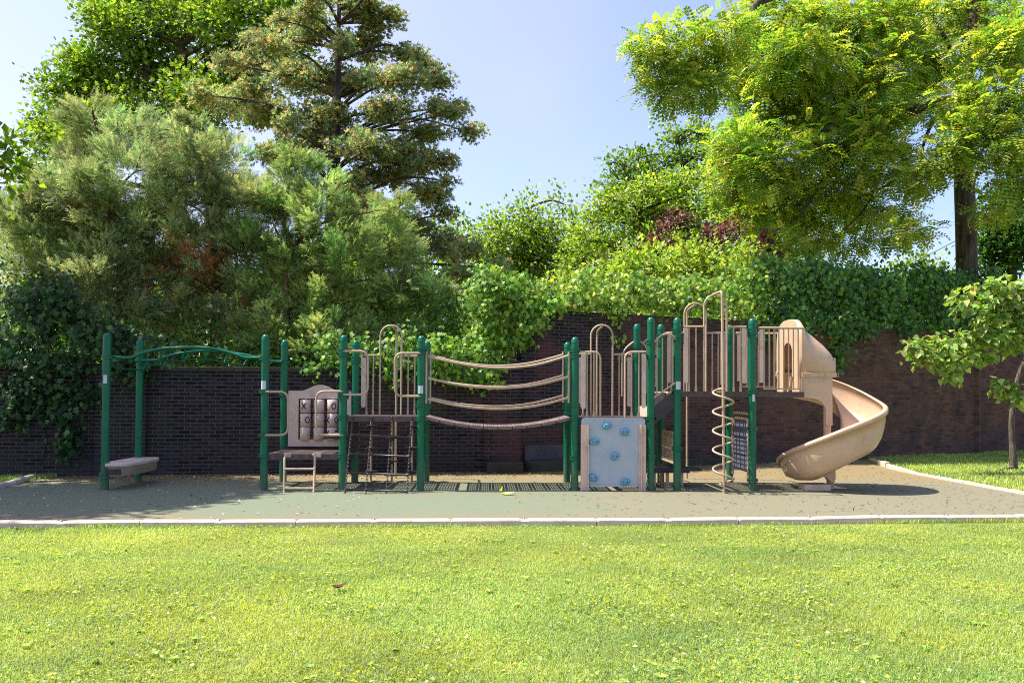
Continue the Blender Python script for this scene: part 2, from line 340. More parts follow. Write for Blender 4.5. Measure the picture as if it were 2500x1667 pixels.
def post(i, y, H, clamps=(), st=None):
    global capm, clampmesh
    x = PX[i]
    if H not in pm:
        o = post_mesh(H).build('support_post', 'green', play, (0, 0, 0)); pm[H] = o.data; bpy.data.objects.remove(o)
    o = bpy.data.objects.new('support_post', pm[H]); put(o, play, (x, y, 0))
    if capm is None:
        b = M(); b.lathe([(PR+.004, -.005), (PR+.004, .012), (PR+.001, .02), (PR*.97, .045), (PR*.8, .07), (PR*.5, .087), (PR*.2, .093), (.0005, .094)], seg=24)
        c = b.build('post_cap', 'green', o); capm = c.data; bpy.data.objects.remove(c)
        b = M(); clamp_geo(b, 0); c = b.build('pipe_clamp', ['green', 'steel'], o); clampmesh = c.data; bpy.data.objects.remove(c)
    c = bpy.data.objects.new('post_cap', capm); put(c, o, (x, y, H-.09))
    for z in clamps:
        c = bpy.data.objects.new('pipe_clamp', clampmesh); put(c, o, (x, y, z))
    if st:
        px, z, w_, h_ = st; b = M(); n = 6; a0 = -math.pi/2+px-w_/2/PR; vs = []
        for k in range(n+1):
            a = a0+k/n*w_/PR
            for zz in (z-h_/2, z+h_/2): vs.append((x+(PR+.0015)*math.cos(a), y+(PR+.0015)*math.sin(a), zz))
        b.add(vs, [(2*k, 2*k+2, 2*k+3, 2*k+1) for k in range(n)], 0, True); b.build('warning_sticker', 'sticker', o)
    return o
def zof(px, py, y=0): return at(px, py, y).z
post(0, 0, H1, [zof(261, 871), zof(256, 1157), zof(256, 1163.5)], (.1, 1.72, .055, .13))
post(0, m_, H1, [zof(341, 879, m_)])
post(1, 0, H1, [zof(646, 873), zof(645, 955), zof(645, 1062), zof(645, 1112)], (-.25, zof(643, 940), .085, .13))
post(1, m_, H1, [zof(693, 883, m_), zof(693, 962, m_)])
post(2, 0, H1, [zof(839, v) for v in (857, 865, 955, 963, 970, 1016, 1062, 1112)])
post(2, m_, H1, [zof(869, v, m_) for v in (874.5, 882, 970, 978)])
post(3, 0, H1, [zof(1028, v) for v in (854, 861, 967, 989, 1023)], (-.05, zof(1028, 951), .08, .125))
post(3, m_, H1, [1.98, 1.3])
post(4, 0, H1, [zof(1403, v) for v in (854, 869, 988, 1021, 1117, 1196)])
post(4, m_, H1, [1.98, 1.3])
post(5, 0, H2, [zof(1589, v) for v in (834, 870, 1021, 1113, 1191)])
post(5, m_, H2, [zof(1554, v, m_) for v in (845, 875)])
post(6, 0, H2, [zof(1652, v) for v in (807, 827, 957, 1095, 1186)], (.15, zof(1654, 941), .085, .13))
post(6, m_, H2, [zof(1612, v, m_) for v in (820, 838)])
post(7, 0, H2, [zof(1837, v) for v in (806, 814, 957, 1046, 1172)], (0, zof(1838, 971), .04, .115))
post(7, m_, H2, [zof(1782, v, m_) for v in (819, 826, 833)])
# ---- perforated deck sheet
def perf(b, x0, x1, y0, y1, zf, nx, ny, hole=.55, skip=None, mi=0):
    xs = [x0+(x1-x0)*i/nx for i in range(nx+1)]; ys = [y0+(y1-y0)*i/ny for i in range(ny+1)]
    g = {}
    def vid(x, y):
        k = (round(x, 5), round(y, 5))
        if k not in g: g[k] = len(b.v); b.v.append((x, y, zf(x, y)))
        return g[k]
    def face(*i): b.f.append(i); b.m.append(mi); b.s.append(False)
    for i in range(nx):
        for j in range(ny):
            a, c, d, e = xs[i], xs[i+1], ys[j], ys[j+1]; q = [vid(a, d), vid(c, d), vid(c, e), vid(a, e)]
            if skip and skip(i, j): face(*q); continue
            hx, hy = (c-a)*(1-hole)/2, (e-d)*(1-hole)/2
            h = [vid(a+hx, d+hy), vid(c-hx, d+hy), vid(c-hx, e-hy), vid(a+hx, e-hy)]
            for k in range(4): face(q[k], q[(k+1) % 4], h[(k+1) % 4], h[k])
def deck(x0, x1, y0, y1, z, name='deck', mat='deck', ap=.085, nx=26, ny=26, label=None):
    b = M(); gap = lambda i, j: i in (0, nx-1) or j in (0, ny-1) or i % 9 == 8 or j % 7 == 6
    perf(b, x0, x1, y0, y1, lambda x, y: z, nx, ny, .62, gap)
    t = .008
    b.box((x0-t, y0-t, z-ap), (x1+t, y0, z+.003)); b.box((x0-t, y1, z-ap), (x1+t, y1+t, z+.003))
    b.box((x0-t, y0+.001, z-ap), (x0, y1-.001, z+.002)); b.box((x1, y0+.001, z-ap), (x1+t, y1-.001, z+.002))
    for k in (1, 2): b.box((x0+.01, y0+(y1-y0)*k/3-.02, z-.06), (x1-.01, y0+(y1-y0)*k/3+.02, z-.006))
    for k in range(7):                      # empty bolt holes along the front apron
        xx = x0+.12+(x1-x0-.24)*k/6; b.lathe([(.0001, 0), (.008, 0)], (xx, y0-t-.002, z-ap*.5), seg=6, mi=1)
    o = b.build(name, [mat, 'black'], play)
    if label: o['label'] = label
    return o
deck(PX[1]+.02, PX[2]-.07, .0, m_+.0, ZL, label='low purple brown deck under the noughts and crosses panel')
deck(PX[2]+.07, PX[3]-.07, .0, m_, ZM, label='middle deck above the chain net')
deck(PX[4]+.07, PX[5]-.03, .0, m_, ZM, label='middle deck behind the climbing panel')
deck(PX[6]+.07, PX[7]-.02, .0, m_, ZH, label='high deck beside the coil climber')
deck(PX[7]+.06, 6.14, .0, m_, ZH, nx=16, label='small high deck in front of the slide')
# risers between low deck and middle deck (left side wall)
b = M(); b.box((PX[2]+.055, .08, ZL-.01), (PX[2]+.062, m_-.08, ZM-.09)); b.build('step_riser', 'deckdark', play); b = M(); b.box((PX[2]-.3, .1, .80), (PX[2]+.05, m_-.1, .86)); b.build('step', 'deckdark', play)
# step unit between middle and high deck
b = M(); xa, xb = PX[5]+.03, PX[6]-.02
for yy in (-.012, m_+.002):
    b = M(); b.prism([(xa, ZM-.10), (xa, ZM+.16), (xb, ZH+.04), (xb, ZH-.24), (xa+.02, ZM-.11)], yy, yy+.012); b.build('stair_stringer', 'deckdark', play)
b = M(); b.box((xa, .0, ZM+.16), (xa+.22, m_, ZM+.19)); b.box((xa+.2, .0, ZM+.19), (xa+.21, m_, ZH-.02)); b.build('stair_tread', 'deckdark', play)
b = M(); b.box((xb-.12, .0, ZH-.03), (xb, m_, ZH)); b.build('stair_tread', 'tanpanel', play); b = M(); b.box((xa-.02, .01, ZM-.0), (xa-.01, m_-.01, ZM+.17)); b.build('stair_riser', 'tanpanel', play)
# ---- tan tubing helper
TR = .0165
def tubes(name, paths, parent=play, r=TR, mat='tan', seg=8, label=None, loc=None):
    b = M()
    for p in paths: b.tube(p, r, seg)
    o = b.build(name, mat, parent)
    if label: o['label'] = label
    return o
def pp(pts, y): return [at(u, v, y) for u, v in pts]
# grab bars (D handles)
for lab, pts in (('grab bar on the left end of the low deck', [(647, 956), (703, 956), (703, 1062), (647, 1062)]),
                 ('grab bar across the noughts and crosses panel', [(838, 955), (772, 955), (772, 1062), (838, 1062)]),
                 ('grab bar at the left of the net opening', [(838, 857), (898, 857), (898, 963), (838, 963)]),
                 ('grab bar at the right of the net opening', [(1027, 862), (964, 862), (964, 967), (1027, 967)])):
    tubes('grab_bar', [rounded(pp(pts, -.06), .13, 6)], r=.0175, label=lab)
# ---- railings: frame tubes, bars with flared feet, and flat end plates
def bar(b, p, q, foot=True, r=.013):
    b.tube([p, q], r, 8)
    if foot:
        f = p if p.z < q.z else q
        b.lathe([(.024, 0), (.022, .02), (.014, .10)], (f.x, f.y, f.z), seg=8)
def railing(label, y, frames, bars, plates, zbot, r=TR):
    b = M()
    for fr in frames: b.tube(fr, r, 8)
    rail = b.build('railing', 'tan', play, label=label)
    for (px, top) in bars:
        bb = M(); t = at(px, top, y); bar(bb, Vector((t.x, y, zbot)), t); bb.build('baluster', 'tan', rail)
    for (p0, p1, v0, v1) in plates:
        a, c = at(p0, v0, y), at(p1, v1, y); bb = M()
        bb.prism([(a.x, c.z+.02), (a.x+.02, c.z), (c.x-.02, c.z), (c.x, c.z+.02), (c.x, a.z-.015), (c.x-.015, a.z), (a.x+.015, a.z), (a.x, a.z-.015)], y-.035, y-.022)
        for q in (.06, .16): bb.lathe([(.0001, 0), (.009, 0)], ((a.x+c.x)/2, y-.038, a.z-q), seg=8, mi=1)
        bb.build('railing_plate', ['tanpanel', 'steel'], rail)
    return rail
def arch(y, xl, xr, vtop, zbot, n=12):
    a, c = at(xl, vtop, y), at(xr, vtop, y); x0, x1 = a.x, c.x; r = (x1-x0)/2; zt = a.z-r
    return [Vector((x0, y, zbot)), Vector((x0, y, (zbot+zt)/2))]+[Vector((x, y, z)) for x, z in arc((x0+x1)/2, zt, r, 180, 0, n)]+[Vector((x1, y, (zbot+zt)/2)), Vector((x1, y, zbot))]
yb = m_+.03
railing('back railing with tall arch over the middle deck with the net', yb, [arch(yb, 929, 981, 794, ZM), pp([(884, 867), (928, 867)], yb), pp([(982, 869), (1019, 869)], yb)],
        [(896, 868), (912, 868), (997, 870), (1013, 870)], [(883, 893, 873, 994)], ZM)
railing('back railing with tall arch over the deck behind the climbing panel', yb, [arch(yb, 1443, 1496, 793, ZM), pp([(1412, 864), (1442, 864)], yb), pp([(1497, 865), (1540, 865)], yb)],
        [(1424, 865), (1434, 865), (1512, 866), (1524, 866)], [(1531, 1541, 872, 992), (1413, 1420, 872, 992)], ZM)
railing('front railing at the left of the climbing panel', -.03, [rounded(pp([(1416, 859), (1466, 859)], -.03)+[Vector((at(1466, 859, -.03).x, -.03, ZM))], .12, 6)],
        [(1433, 860), (1450, 860)], [(1418, 1429, 864, 998)], ZM)
railing('front railing at the right of the climbing panel', -.03, [rounded([Vector((at(1526, 859, -.03).x, -.03, ZM))]+pp([(1526, 859), (1577, 859)], -.03), .12, 6)],
        [(1542, 860), (1560, 860)], [(1566, 1576, 864, 996)], ZM)
railing('front railing with the tallest arch on the high deck', -.03, [arch(-.03, 1719, 1774, 720, ZH), pp([(1669, 797), (1718, 797)], -.03), pp([(1775, 798), (1822, 798)], -.03)],
        [(1682, 798), (1699, 798), (1791, 799), (1808, 799)], [(1669, 1679, 801, 935), (1810, 1821, 801, 936)], ZH)
railing('back railing with an arch on the high deck', yb, [arch(yb, 1671, 1724, 740, ZH), pp([(1622, 812), (1670, 812)], yb), pp([(1725, 813), (1770, 813)], yb)],
        [(1639, 813), (1651, 813), (1739, 814), (1754, 814)], [(1757, 1768, 816, 940), (1629, 1636, 816, 935)], ZH)
# slide landing fences
for y, x0, x1, vt, vb, lab in ((-.03, 1851, 1962, 800, 949, 'front fence of bars beside the slide entrance'), (yb, 1797, 1921, 813, 944, 'back fence of bars beside the slide entrance')):
    b = M(); A = at(x0, vt, y); B_ = at(x1, vt, y); Z0 = at(x0, vb, y).z
    b.tube([A, Vector((B_.x, y, A.z))], .019, 8); rl = b.build('railing', 'tan', play, label=lab); n = 9
    b = M(); b.tube([Vector((A.x+.08, y, Z0)), Vector((B_.x, y, Z0))], .014, 8); b.build('bottom_rail', 'tan', rl)
    for k in range(n):
        x = A.x+.10+(B_.x-A.x-.11)*k/(n-1); bb = M(); bb.tube([(x, y, Z0), (x, y, A.z)], .0115, 8); bb.build('baluster', 'tan', rl)
    bb = M(); bb.box((A.x+.01, y-.035, Z0+.1), (A.x+.075, y-.022, A.z-.03)); bb.build('railing_plate', 'tanpanel', rl)
# step rails
for y, lab in ((-.04, 'front'), (yb, 'back')):
    x0, x1 = PX[5]+.04, PX[6]-.04; b = M()
    b.tube(smooth_path([(x0-.0, y, 2.36), (x0+.11, y, 2.47), (x0+.21, y, 2.50), (x0+.29, y, 2.48), (x1, y, 2.42)], 5), TR, 8); sr = b.build('stair_rail', 'tan', play, label='curved '+lab+' rail beside the steps to the high deck')
    b = M(); b.tube([(x0, y, 1.48), (x1, y, 1.72)], TR*.9, 8); b.build('bottom_rail', 'tan', sr)
    for k in range(4):
        x = PX[5]+.09+.085*k; bb = M(); bb.tube([(x, y, 1.5+.65*(x-PX[5]-.04)), (x, y, 2.44)], .011, 6); bb.build('baluster', 'tan', sr)
b = M(); b.tube(rounded([(PX[5]-.26, yb-.03, 1.5), (PX[5]-.26, yb-.03, 2.3), (PX[5]+.0, yb-.03, 2.5), (PX[5]+.18, yb-.03, 2.38), (PX[5]+.20, yb-.03, 1.5)], .16, 6), TR, 8)
b.build('grab_bar', 'tan', play, label='curved loop handle behind the steps to the high deck')
# side barrier under the high deck (bars seen edge-on)
b = M(); xs = PX[6]+.0
b.tube([(xs, .12, .42), (xs, 1.1, .42)], .016, 8); b.tube([(xs, .12, .86), (xs, 1.1, .86)], .016, 8); sb = b.build('low_barrier', 'tan', play)
for k in range(11):
    y = .14+k*.094; bb = M(); bb.tube([(xs, y, .4), (xs, y, .93), ], .017, 8); bb.build('baluster', 'tan', sb)
# transfer platform with legs
b = M(); perf(b, 3.72, 4.36, .35, 1.0, lambda x, y: .33, 12, 12, .6); b.box((3.70, .33, .25), (4.38, .35, .333)); b.box((3.70, 1.0, .25), (4.38, 1.02, .333)); b.box((3.70, .351, .25), (3.72, .999, .332)); b.box((4.36, .351, .25), (4.38, .999, .332))
tp = b.build('transfer_platform', 'deckdark', play)
for x in (3.78, 4.0, 4.24):
    for y in (.42, .9):
        bb = M(); bb.box((x, y, 0), (x+.05, y+.03, .26)); bb.build('leg', 'tan', tp)
b = M(); b.box((4.38, .5, .27), (4.62, .86, .31)); b.build('transfer_step', 'deckdark', play)
# three-plate climber in the side opening
b = M(); xs = PX[7]-.02
for y in (.16, .98): b.tube([(xs, y, .18), (xs, y, 1.15)], .022, 8)
pc = b.build('plate_climber', 'tan', play, label='side climber of three slate blue plates behind the right green post')
for k in range(3):
    z = .28+k*.275; bb = M(); bb.box((xs-.012, .19, z), (xs+.012, .95, z+.25)); bb.build('climber_plate', 'slate', pc, bevel=.006)
for z in (1.14, 1.23):
    bb = M()
    for k in range(8): bb.tube([(xs-.02, .24+k*.095, z), (xs+.02, .24+k*.095+.03, z+.012)], .009, 6)
    bb.tube([(xs, .16, z-.01), (xs, .98, z-.01)], .01, 6); bb.build('grip_rail', 'tan', pc)
# fire poles behind
def fire_pole(px, y0, y1, vt, label):
    t = at(px, vt, y0); b = M(); x1 = t.x
    b.tube(rounded([(x1, y0, t.z-.02), (x1, y1, t.z-.06), (x1, y1, .0)], .14, 6), .02, 10); return b.build('fire_pole', 'tan', play, label=label)
fire_pole(959, yb, 1.9, 795, 'fire pole behind the arch over the net deck'); fire_pole(1470, yb, 1.9, 794, 'fire pole behind the climbing panel deck'); fire_pole(1698, yb, 1.85, 741, 'fire pole behind the high deck')
# pod climbers flanking the pole
for i, (px, discs) in enumerate(((906, (1039, 1094, 1150)), (957, (1069, 1125)), (1006, (1040, 1092, 1151)))):
    y = 1.35; p = at(px, 1100, y); zt = ZM-.05
    b = M(); b.tube([(p.x, y, 0), (p.x, y, zt)], .019, 8); pc = b.build('pod_climber_pole', 'tan', play)
    for v in discs:
        z = at(px, v, y).z; bb = M(); n = 18
        ring = [(p.x+(.10+.022*math.cos(3*2*math.pi*k/n+i))*math.cos(2*math.pi*k/n), y+(.10+.022*math.cos(3*2*math.pi*k/n+i))*math.sin(2*math.pi*k/n)) for k in range(n)]
        bb.prism(ring, z-.012, z+.012, 'z'); bb.lathe([(.035, -.05), (.035, -.012)], (p.x, y, z), seg=10); bb.build('foot_pod', 'rung', pc)
# ---- coil climber
cb = Vector((4.735, -.37, 0)); top = at(1765, 711, -.35)
ap_ = at(1745, 720, -.03)
b = M(); b.tube(rounded([(ap_.x-.03, -.03, ap_.z), (cb.x-.03, -.37, top.z), (cb.x, -.37, 0)], .09, 6), .021, 10)
cc = b.build('coil_climber_pole', 'tan', play)
b = M(); pts = []; turns = 5.0; z1, z0 = 1.62, .13; r = .158
for k in range(int(turns*22)+1):
    a = R(100)+k/22*2*math.pi; t = k/(turns*22); pts.append((cb.x-.012+r*math.cos(a)*(1), cb.y+r*math.sin(a), z1+(z0-z1)*t))
pts = [(cb.x, cb.y+.0, z1+.01)]+pts+[(cb.x, cb.y, z0)]
b.tube([(cb.x, .0, ZH-.01), (cb.x, cb.y, ZH-.01)], .014, 8); b.tube(pts, .0165, 8); b.build('climbing_coil', 'tan', cc)
# ---- overhead ladder (monkey bars)
Yf, Ybk = .06, m_-.06
fr = smooth_path(pp([(276, 871), (318, 873), (324, 872)], Yf)[:2]+pp([(350, 861), (390, 852), (432, 849), (470, 848), (510, 850), (548, 857), (580, 867), (600, 873)], Yf)+pp([(640, 873)], Yf), 4)
bk = smooth_path(pp([(330, 880), (382, 879)], Ybk)+pp([(390, 876), (422, 866), (458, 860), (500, 856), (540, 858), (575, 863), (612, 869), (640, 880)], Ybk)+pp([(688, 883)], Ybk), 4)
b = M(); b.tube(fr, .026, 10); r1 = b.build('overhead_rail', 'green', play, label='near arched rail of the monkey bars')
b = M(); b.tube(bk, .026, 10); r2 = b.build('overhead_rail', 'green', play, label='far arched rail of the monkey bars')
def yz_at(path, x):
    for p, q in zip(path, path[1:]):
        if min(p.x, q.x) <= x <= max(p.x, q.x) and abs(q.x-p.x) > 1e-6: return p.z+(q.z-p.z)*(x-p.x)/(q.x-p.x)
    return path[len(path)//2].z
for px in (361, 411, 460, 510, 558, 606):
    x = at(px, 870, Ybk).x; zf, zb = yz_at(fr, x), yz_at(bk, x); d = .17
    b = M(); b.tube(rounded([(x, Yf, zf-.01), (x-.055, Yf+.06, zf-d), (x-.055, Ybk-.06, zb-d), (x, Ybk, zb-.01)], .03, 3), .0135, 8)
    b.build('overhead_rung', 'green', play)
# ---- bench pod at the left end
b = M(); n = 40; cx, cy, ax, ay = -4.72, .62, .235, .70
def sup(k, sx, sy, e=.55):
    a = 2*math.pi*k/n; c, s = math.cos(a), math.sin(a); return (cx+sx*math.copysign(abs(c)**e, c), cy+sy*math.copysign(abs(s)**e, s))
lv = [(.92, .40, .20), (.93, .41, .36), (1.0, .418, .362), (1.01, .43, .375), (1.01, .445, .385), (.985, .45, .385)]
lv = [(.86, .22), (.93, .365), (1.0, .366), (1.015, .38), (1.015, .405), (.985, .42), (.6, .415), (.3, .408), (.01, .406)]
vs = []
for sc, z in lv: vs += [(*sup(k, ax*sc, ay*(sc if sc < .8 else (1-(1-sc)*.4))), z) for k in range(n)]
fs = [(i*n+k, i*n+(k+1) % n, (i+1)*n+(k+1) % n, (i+1)*n+k) for i in range(len(lv)-1) for k in range(n)]+[tuple(reversed(range(n)))]
b.add(vs, fs, 0, True); b.build('bench_pod', 'bench', play)
b = M(); b.box((-4.85, -.06, .24), (-4.62, .0, .33)); b.build('bench_bracket', 'deckdark', play)
# ---- noughts and crosses panel
y = m_-.05; A = at(705, 954, y); Bt = at(858, 954, y); Zb = at(760, 1089, y).z; Zt = at(760, 954, y).z
hx0, hx1 = at(729.5, 975, y).x, at(828, 975, y).x; hz1, hz0 = at(760, 973, y).z, at(760, 1072, y).z
top = [(A.x, Zt)]+[(A.x+(Bt.x-A.x)*t, Zt+.105*math.sin(math.pi*min(max((t-.18)/.64, 0), 1))**2) for t in [.1+.04*i for i in range(21)]]+[(Bt.x, Zt)]
b = M(); yy0, yy1 = y-.018, y+.018
b.prism([(A.x, Zb), (hx0, Zb), (hx0, Zt), (A.x, Zt)], yy0, yy1); b.prism([(hx1, Zb), (Bt.x, Zb), (Bt.x, Zt), (hx1, Zt)], yy0, yy1)
b.prism([(hx0, Zb), (hx1, Zb), (hx1, hz0), (hx0, hz0)], yy0, yy1); b.prism([(hx0, hz1), (hx1, hz1), (hx1, Zt), (hx0, Zt)], yy0, yy1)
tp_ = [(x, max(z, Zt+.0005)) for x, z in top]; b.prism(list(reversed(tp_)), yy0, yy1)
b.box((A.x, yy0+.03, Zb-.06), (Bt.x, yy1, Zb), mi=1)
for x in (A.x+.03, ): 
    for z in (Zb+.03, Zt-.03): b.lathe([(.0001, 0), (.012, 0)], (x, yy0-.003, z), seg=8, mi=1)
gp = b.build('game_panel', ['tanpanel', 'black'], play, label='noughts and crosses panel with an arched top')
CR = .088
def cylface(kind, a0, b, x, y, z0, z1):
    zc = (z0+z1)/2; r = CR+.0015
    def P(s, t): a = a0+s/CR; return (x+r*math.sin(a), y-r*math.cos(a), zc+t)
    if kind == 'X':
        for sg in (1, -1):
            vs = []; n = 8
            for k in range(n+1):
                t = -1+2*k/n; s0, t0 = .034*t*sg, .052*t; vs += [P(s0-.014, t0), P(s0+.014, t0)]
            b.add(vs, [(2*k, 2*k+1, 2*k+3, 2*k+2) for k in range(n)], 1, True)
            if sg == 1: r += .0006
    else:
        n = 24; vs = []
        for k in range(n): a = 2*math.pi*k/n; vs += [P(.026*math.cos(a), .037*math.sin(a)), P(.046*math.cos(a), .057*math.sin(a))]
        b.add(vs, [(2*k, 2*k+1, 2*((k+1) % n)+1, 2*((k+1) % n)) for k in range(n)], 1, True)
cols = [at(u, 1020, y).x for u in (745.5, 778.5, 811)]; rows = [(at(760, a, y).z, at(760, c, y).z) for a, c in ((1007, 975), (1040.5, 1008.5), (1073.5, 1042))]
faces = {(0, 0): [('X', -.12), ('O', 1.9)], (1, 0): [('X', -1.35), ('O', .62)], (2, 0): [('X', 2.6), ('O', 1.75)], (0, 1): [('O', -1.75), ('X', 2.2)], (1, 1): [('O', 2.4), ('X', -2.4)], (2, 1): [('O', -1.7), ('X', 2)],
         (0, 2): [('X', -1.5), ('O', .48)], (1, 2): [('X', -.85), ('O', 1.1)], (2, 2): [('X', -.85), ('O', 1.1)]}
for ci, x in enumerate(cols):
    for ri, (z0, z1) in enumerate(rows):
        b = M(); b.lathe([(.001, z0), (CR-.01, z0), (CR, z0+.006), (CR, z1-.006), (CR-.01, z1), (.001, z1)], (x, y, 0), seg=28)
        for k, a in faces[(ri, ci)]: cylface(k, a, b, x, y, z0, z1)
        b.build('game_cylinder', ['tanpanel', 'maroon'], gp)
    b = M(); b.tube([(x, y, Zb), (x, y, Zt)], .012, 8); b.build('spindle', 'steel', gp)
# ---- two-rung entry ladder
y = -.27; L0, L1 = G(693.5, 1203), G(766, 1203)
TL, TRr = at(697, 1109, -.04), at(771, 1109, -.04)
ld = tubes('entry_ladder', [rounded([L0, Vector((TL.x, -.1, TL.z-.03)), Vector((TL.x+.05, -.03, TL.z))], .06), rounded([L1, Vector((TRr.x, -.1, TRr.z-.03)), Vector((TRr.x-.05 if 0 else TRr.x-.04, -.03, TRr.z))], .06)], r=.019)
for t in (.12, .62):
    p, q = L0.lerp(Vector((TL.x, -.1, TL.z)), t), L1.lerp(Vector((TRr.x, -.1, TRr.z)), t); tubes('ladder_rung', [[p, q]], ld, .016)
for T_ in (TL, TRr):
    b = M(); b.box((T_.x-.03, -.022, T_.z-.045), (T_.x+.075, -.012, T_.z+.03)); b.build('mounting_bracket', 'tanpanel', ld, bevel=.003)
# ---- chain net
tops = [at(u, 1018+i*2*.3, -.02) for i, u in enumerate((861.5, 909.5, 956.5, 1004.5))]; bots = [G(u, v) for u, v in ((841.5, 1206), (892, 1207.5), (943, 1206), (993.5, 1206))]
def link(n, a, L=.036, w_=.0115, r=.0036):
    p = []
    for k in range(8):
        t = 2*math.pi*k/8; p.append((a, math.cos(t)*L*.5, math.sin(t)*w_))
    return p
net_t = []
for T_, B_ in zip(tops, bots):
    d = (B_-T_); Ln = d.length; d.normalize(); s1 = d.cross(Vector((0, 1, 0))).normalized(); s2 = d.cross(s1); b = M(); n = int(Ln/.031)
    for k in range(n):
        c = T_+d*(k+.5)*.031*(Ln/(n*.031)); s = s1 if k % 2 else s2
        b.tube([c+d*math.cos(2*math.pi*j/8)*.0215+s*math.sin(2*math.pi*j/8)*.0115 for j in range(8)], .0055, 5, closed=True)
    b.lathe([(.0001, -.01), (.014, -.006), (.014, .006), (.0001, .01)], (T_.x, T_.y-.012, T_.z), seg=8)
    b.build('net_chain', 'chain', play)
for va, vb in ((1061.5, 1067), (1108, 1114), (1154, 1159), (1195, 1199)):
    def on(T_, B_, v):
        # point on the chain at photo height v
        lo, hi = 0., 1.
        for _ in range(30):
            mid = (lo+hi)/2; p = T_.lerp(B_, mid); vv = 1000
            dz = p.z-CAMH; dist = (p.y+CAMD); 
            q = at(1000, v, p.y).z
            if p.z > q: lo = mid
            else: hi = mid
        return T_.lerp(B_, lo)
    p, q = on(tops[0], bots[0], va), on(tops[3], bots[3], vb); b = M()
    b.tube([p, p.lerp(q, .05), p.lerp(q, .051), p.lerp(q, .949), p.lerp(q, .95), q], [.021, .019, .016, .016, .019, .021], 8); b.build('net_rung', 'rung', play)
# ---- climbing panel
X0, X1 = at(1419, 1100, -.07).x, at(1574.5, 1100, -.07).x; Zt = ZM-.005; y0 = -.085
b = M(); c = .05
b.prism([(X0, .075), (X1, .075), (X1, Zt-c), (X1-.015, Zt-.015), (X1-c, Zt), (X0+c, Zt), (X0+.015, Zt-.015), (X0, Zt-c)], y0, y0+.018)
b.box((X0+.13, y0-.03, .075), (X1-.12, y0-.002, .10))
for k in range(7): b.lathe([(.0001, 0), (.009, 0)], (X0+.06+k*(X1-X0-.12)/6, y0-.004, Zt-.03), seg=8, mi=1)
cp = b.build('climbing_panel', ['blue', 'steel'], play)
for xa, xb, fl in ((X0-.01, X0+.11, 1), (X1-.105, X1+.012, -1)):
    b = M(); b.box((xa, y0-.012, 0), (xb, y0-.002, 1.05))
    xe = xb if fl > 0 else xa; b.box((xe-.012, y0-.06, 0), (xe+.0, y0-.0125, 1.05)) if fl > 0 else b.box((xe+.03, y0-.06, .0), (xe+.042, y0-.0125, 1.05))
    for k in range(5): b.lathe([(.0001, 0), (.008, 0)], ((xa+xb)/2+fl*-.01, y0-.015, .1+k*.22), seg=8, mi=1)
    b.build('side_board', ['tanpanel', 'steel'], cp)
for px, py in ((1482.5, 1039), (1526, 1054), (1452, 1078), (1501, 1113), (1448.5, 1166), (1526.5, 1176)):
    p = at(px, py, y0-.03); b = M(); n = 20; pr = random.Random(int(px)); rows_ = []
    for j, (s, d) in enumerate(((1.0, 0), (1.02, .018), (.92, .038), (.66, .052), (.3, .058), (.02, .059))):
        rg = []
        for k in range(n):
            a = 2*math.pi*k/n; rr = 1+.10*math.sin(2*a+px)+.07*math.sin(3*a+py)
            rg.append((p.x+.078*s*rr*math.cos(a), y0-.002-d, p.z+.058*s*rr*math.sin(a)))
        rows_ += rg
    b.add(rows_, [(i*n+k, i*n+(k+1) % n, (i+1)*n+(k+1) % n, (i+1)*n+k) for i in range(5) for k in range(n)], 0, True)
    for sx in (-.03, .03): b.lathe([(.0001, -.003), (.009, -.003), (.0095, .003), (.0001, .004)], (p.x+sx, y0-.058, p.z+.003), seg=8, mi=1)
    # lathe axis is vertical, so add facing discs as well
    for sx in (-.03, .03): b.prism([(p.x+sx+.0105*math.cos(R(q)), p.z+.003+.0105*math.sin(R(q))) for q in range(0, 360, 45)], y0-.0605, y0-.056, mi=1)
    b.build('climbing_hold', ['hold', 'black'], cp)
# ---- suspension bridge
xa, xb = .06, 2*m_-.06; zmid = 1.005; sag = ZM-zmid
def bz(x): t = (x-xa)/(xb-xa)*2-1; return zmid+sag*t*t
bridge = None; N = 10
for k in range(N):
    x0, x1 = xa+(xb-xa)*k/N+.004, xa+(xb-xa)*(k+1)/N-.004; z0, z1 = bz(x0), bz(x1); b = M()
    zf = lambda x, y: z0+(z1-z0)*(x-x0)/(x1-x0)
    perf(b, x0, x1, .03, m_-.03, zf, 6, 26, .55, lambda i, j: i in (0, 5) or j in (0, 25) or j % 9 == 8)
    for yy in (.022, m_-.03):
        vs = [(x0, yy, z0+.004), (x1, yy, z1+.004), (x1, yy, z1-.04), (x0, yy, z0-.04)]; vs += [(a, yy+.008, c) for a, _, c in vs]
        b.add(vs, [(0, 1, 2, 3), (7, 6, 5, 4), (0, 4, 5, 1), (1, 5, 6, 2), (2, 6, 7, 3), (3, 7, 4, 0)])
    if bridge is None: bb = M(); bb.tube([(xa, .1, ZM-.05)]+[(x, .1, bz(x)-.05) for x in [xa+(xb-xa)*i/16 for i in range(17)]], .01, 6); bb.tube([(x, m_-.1, bz(x)-.05) for x in [xa+(xb-xa)*i/16 for i in range(17)]], .01, 6); bridge = bb.build('bridge', 'deckdark', play, label='sagging bridge of brown slats')
    b.build('bridge_slat', 'bridge', bridge)
    bb = M(); bb.box((x1-.01, .015, bz(x1)-.05), (x1+.018, .03, bz(x1)-.03)); bb.build('slat_joint', 'black', bridge)
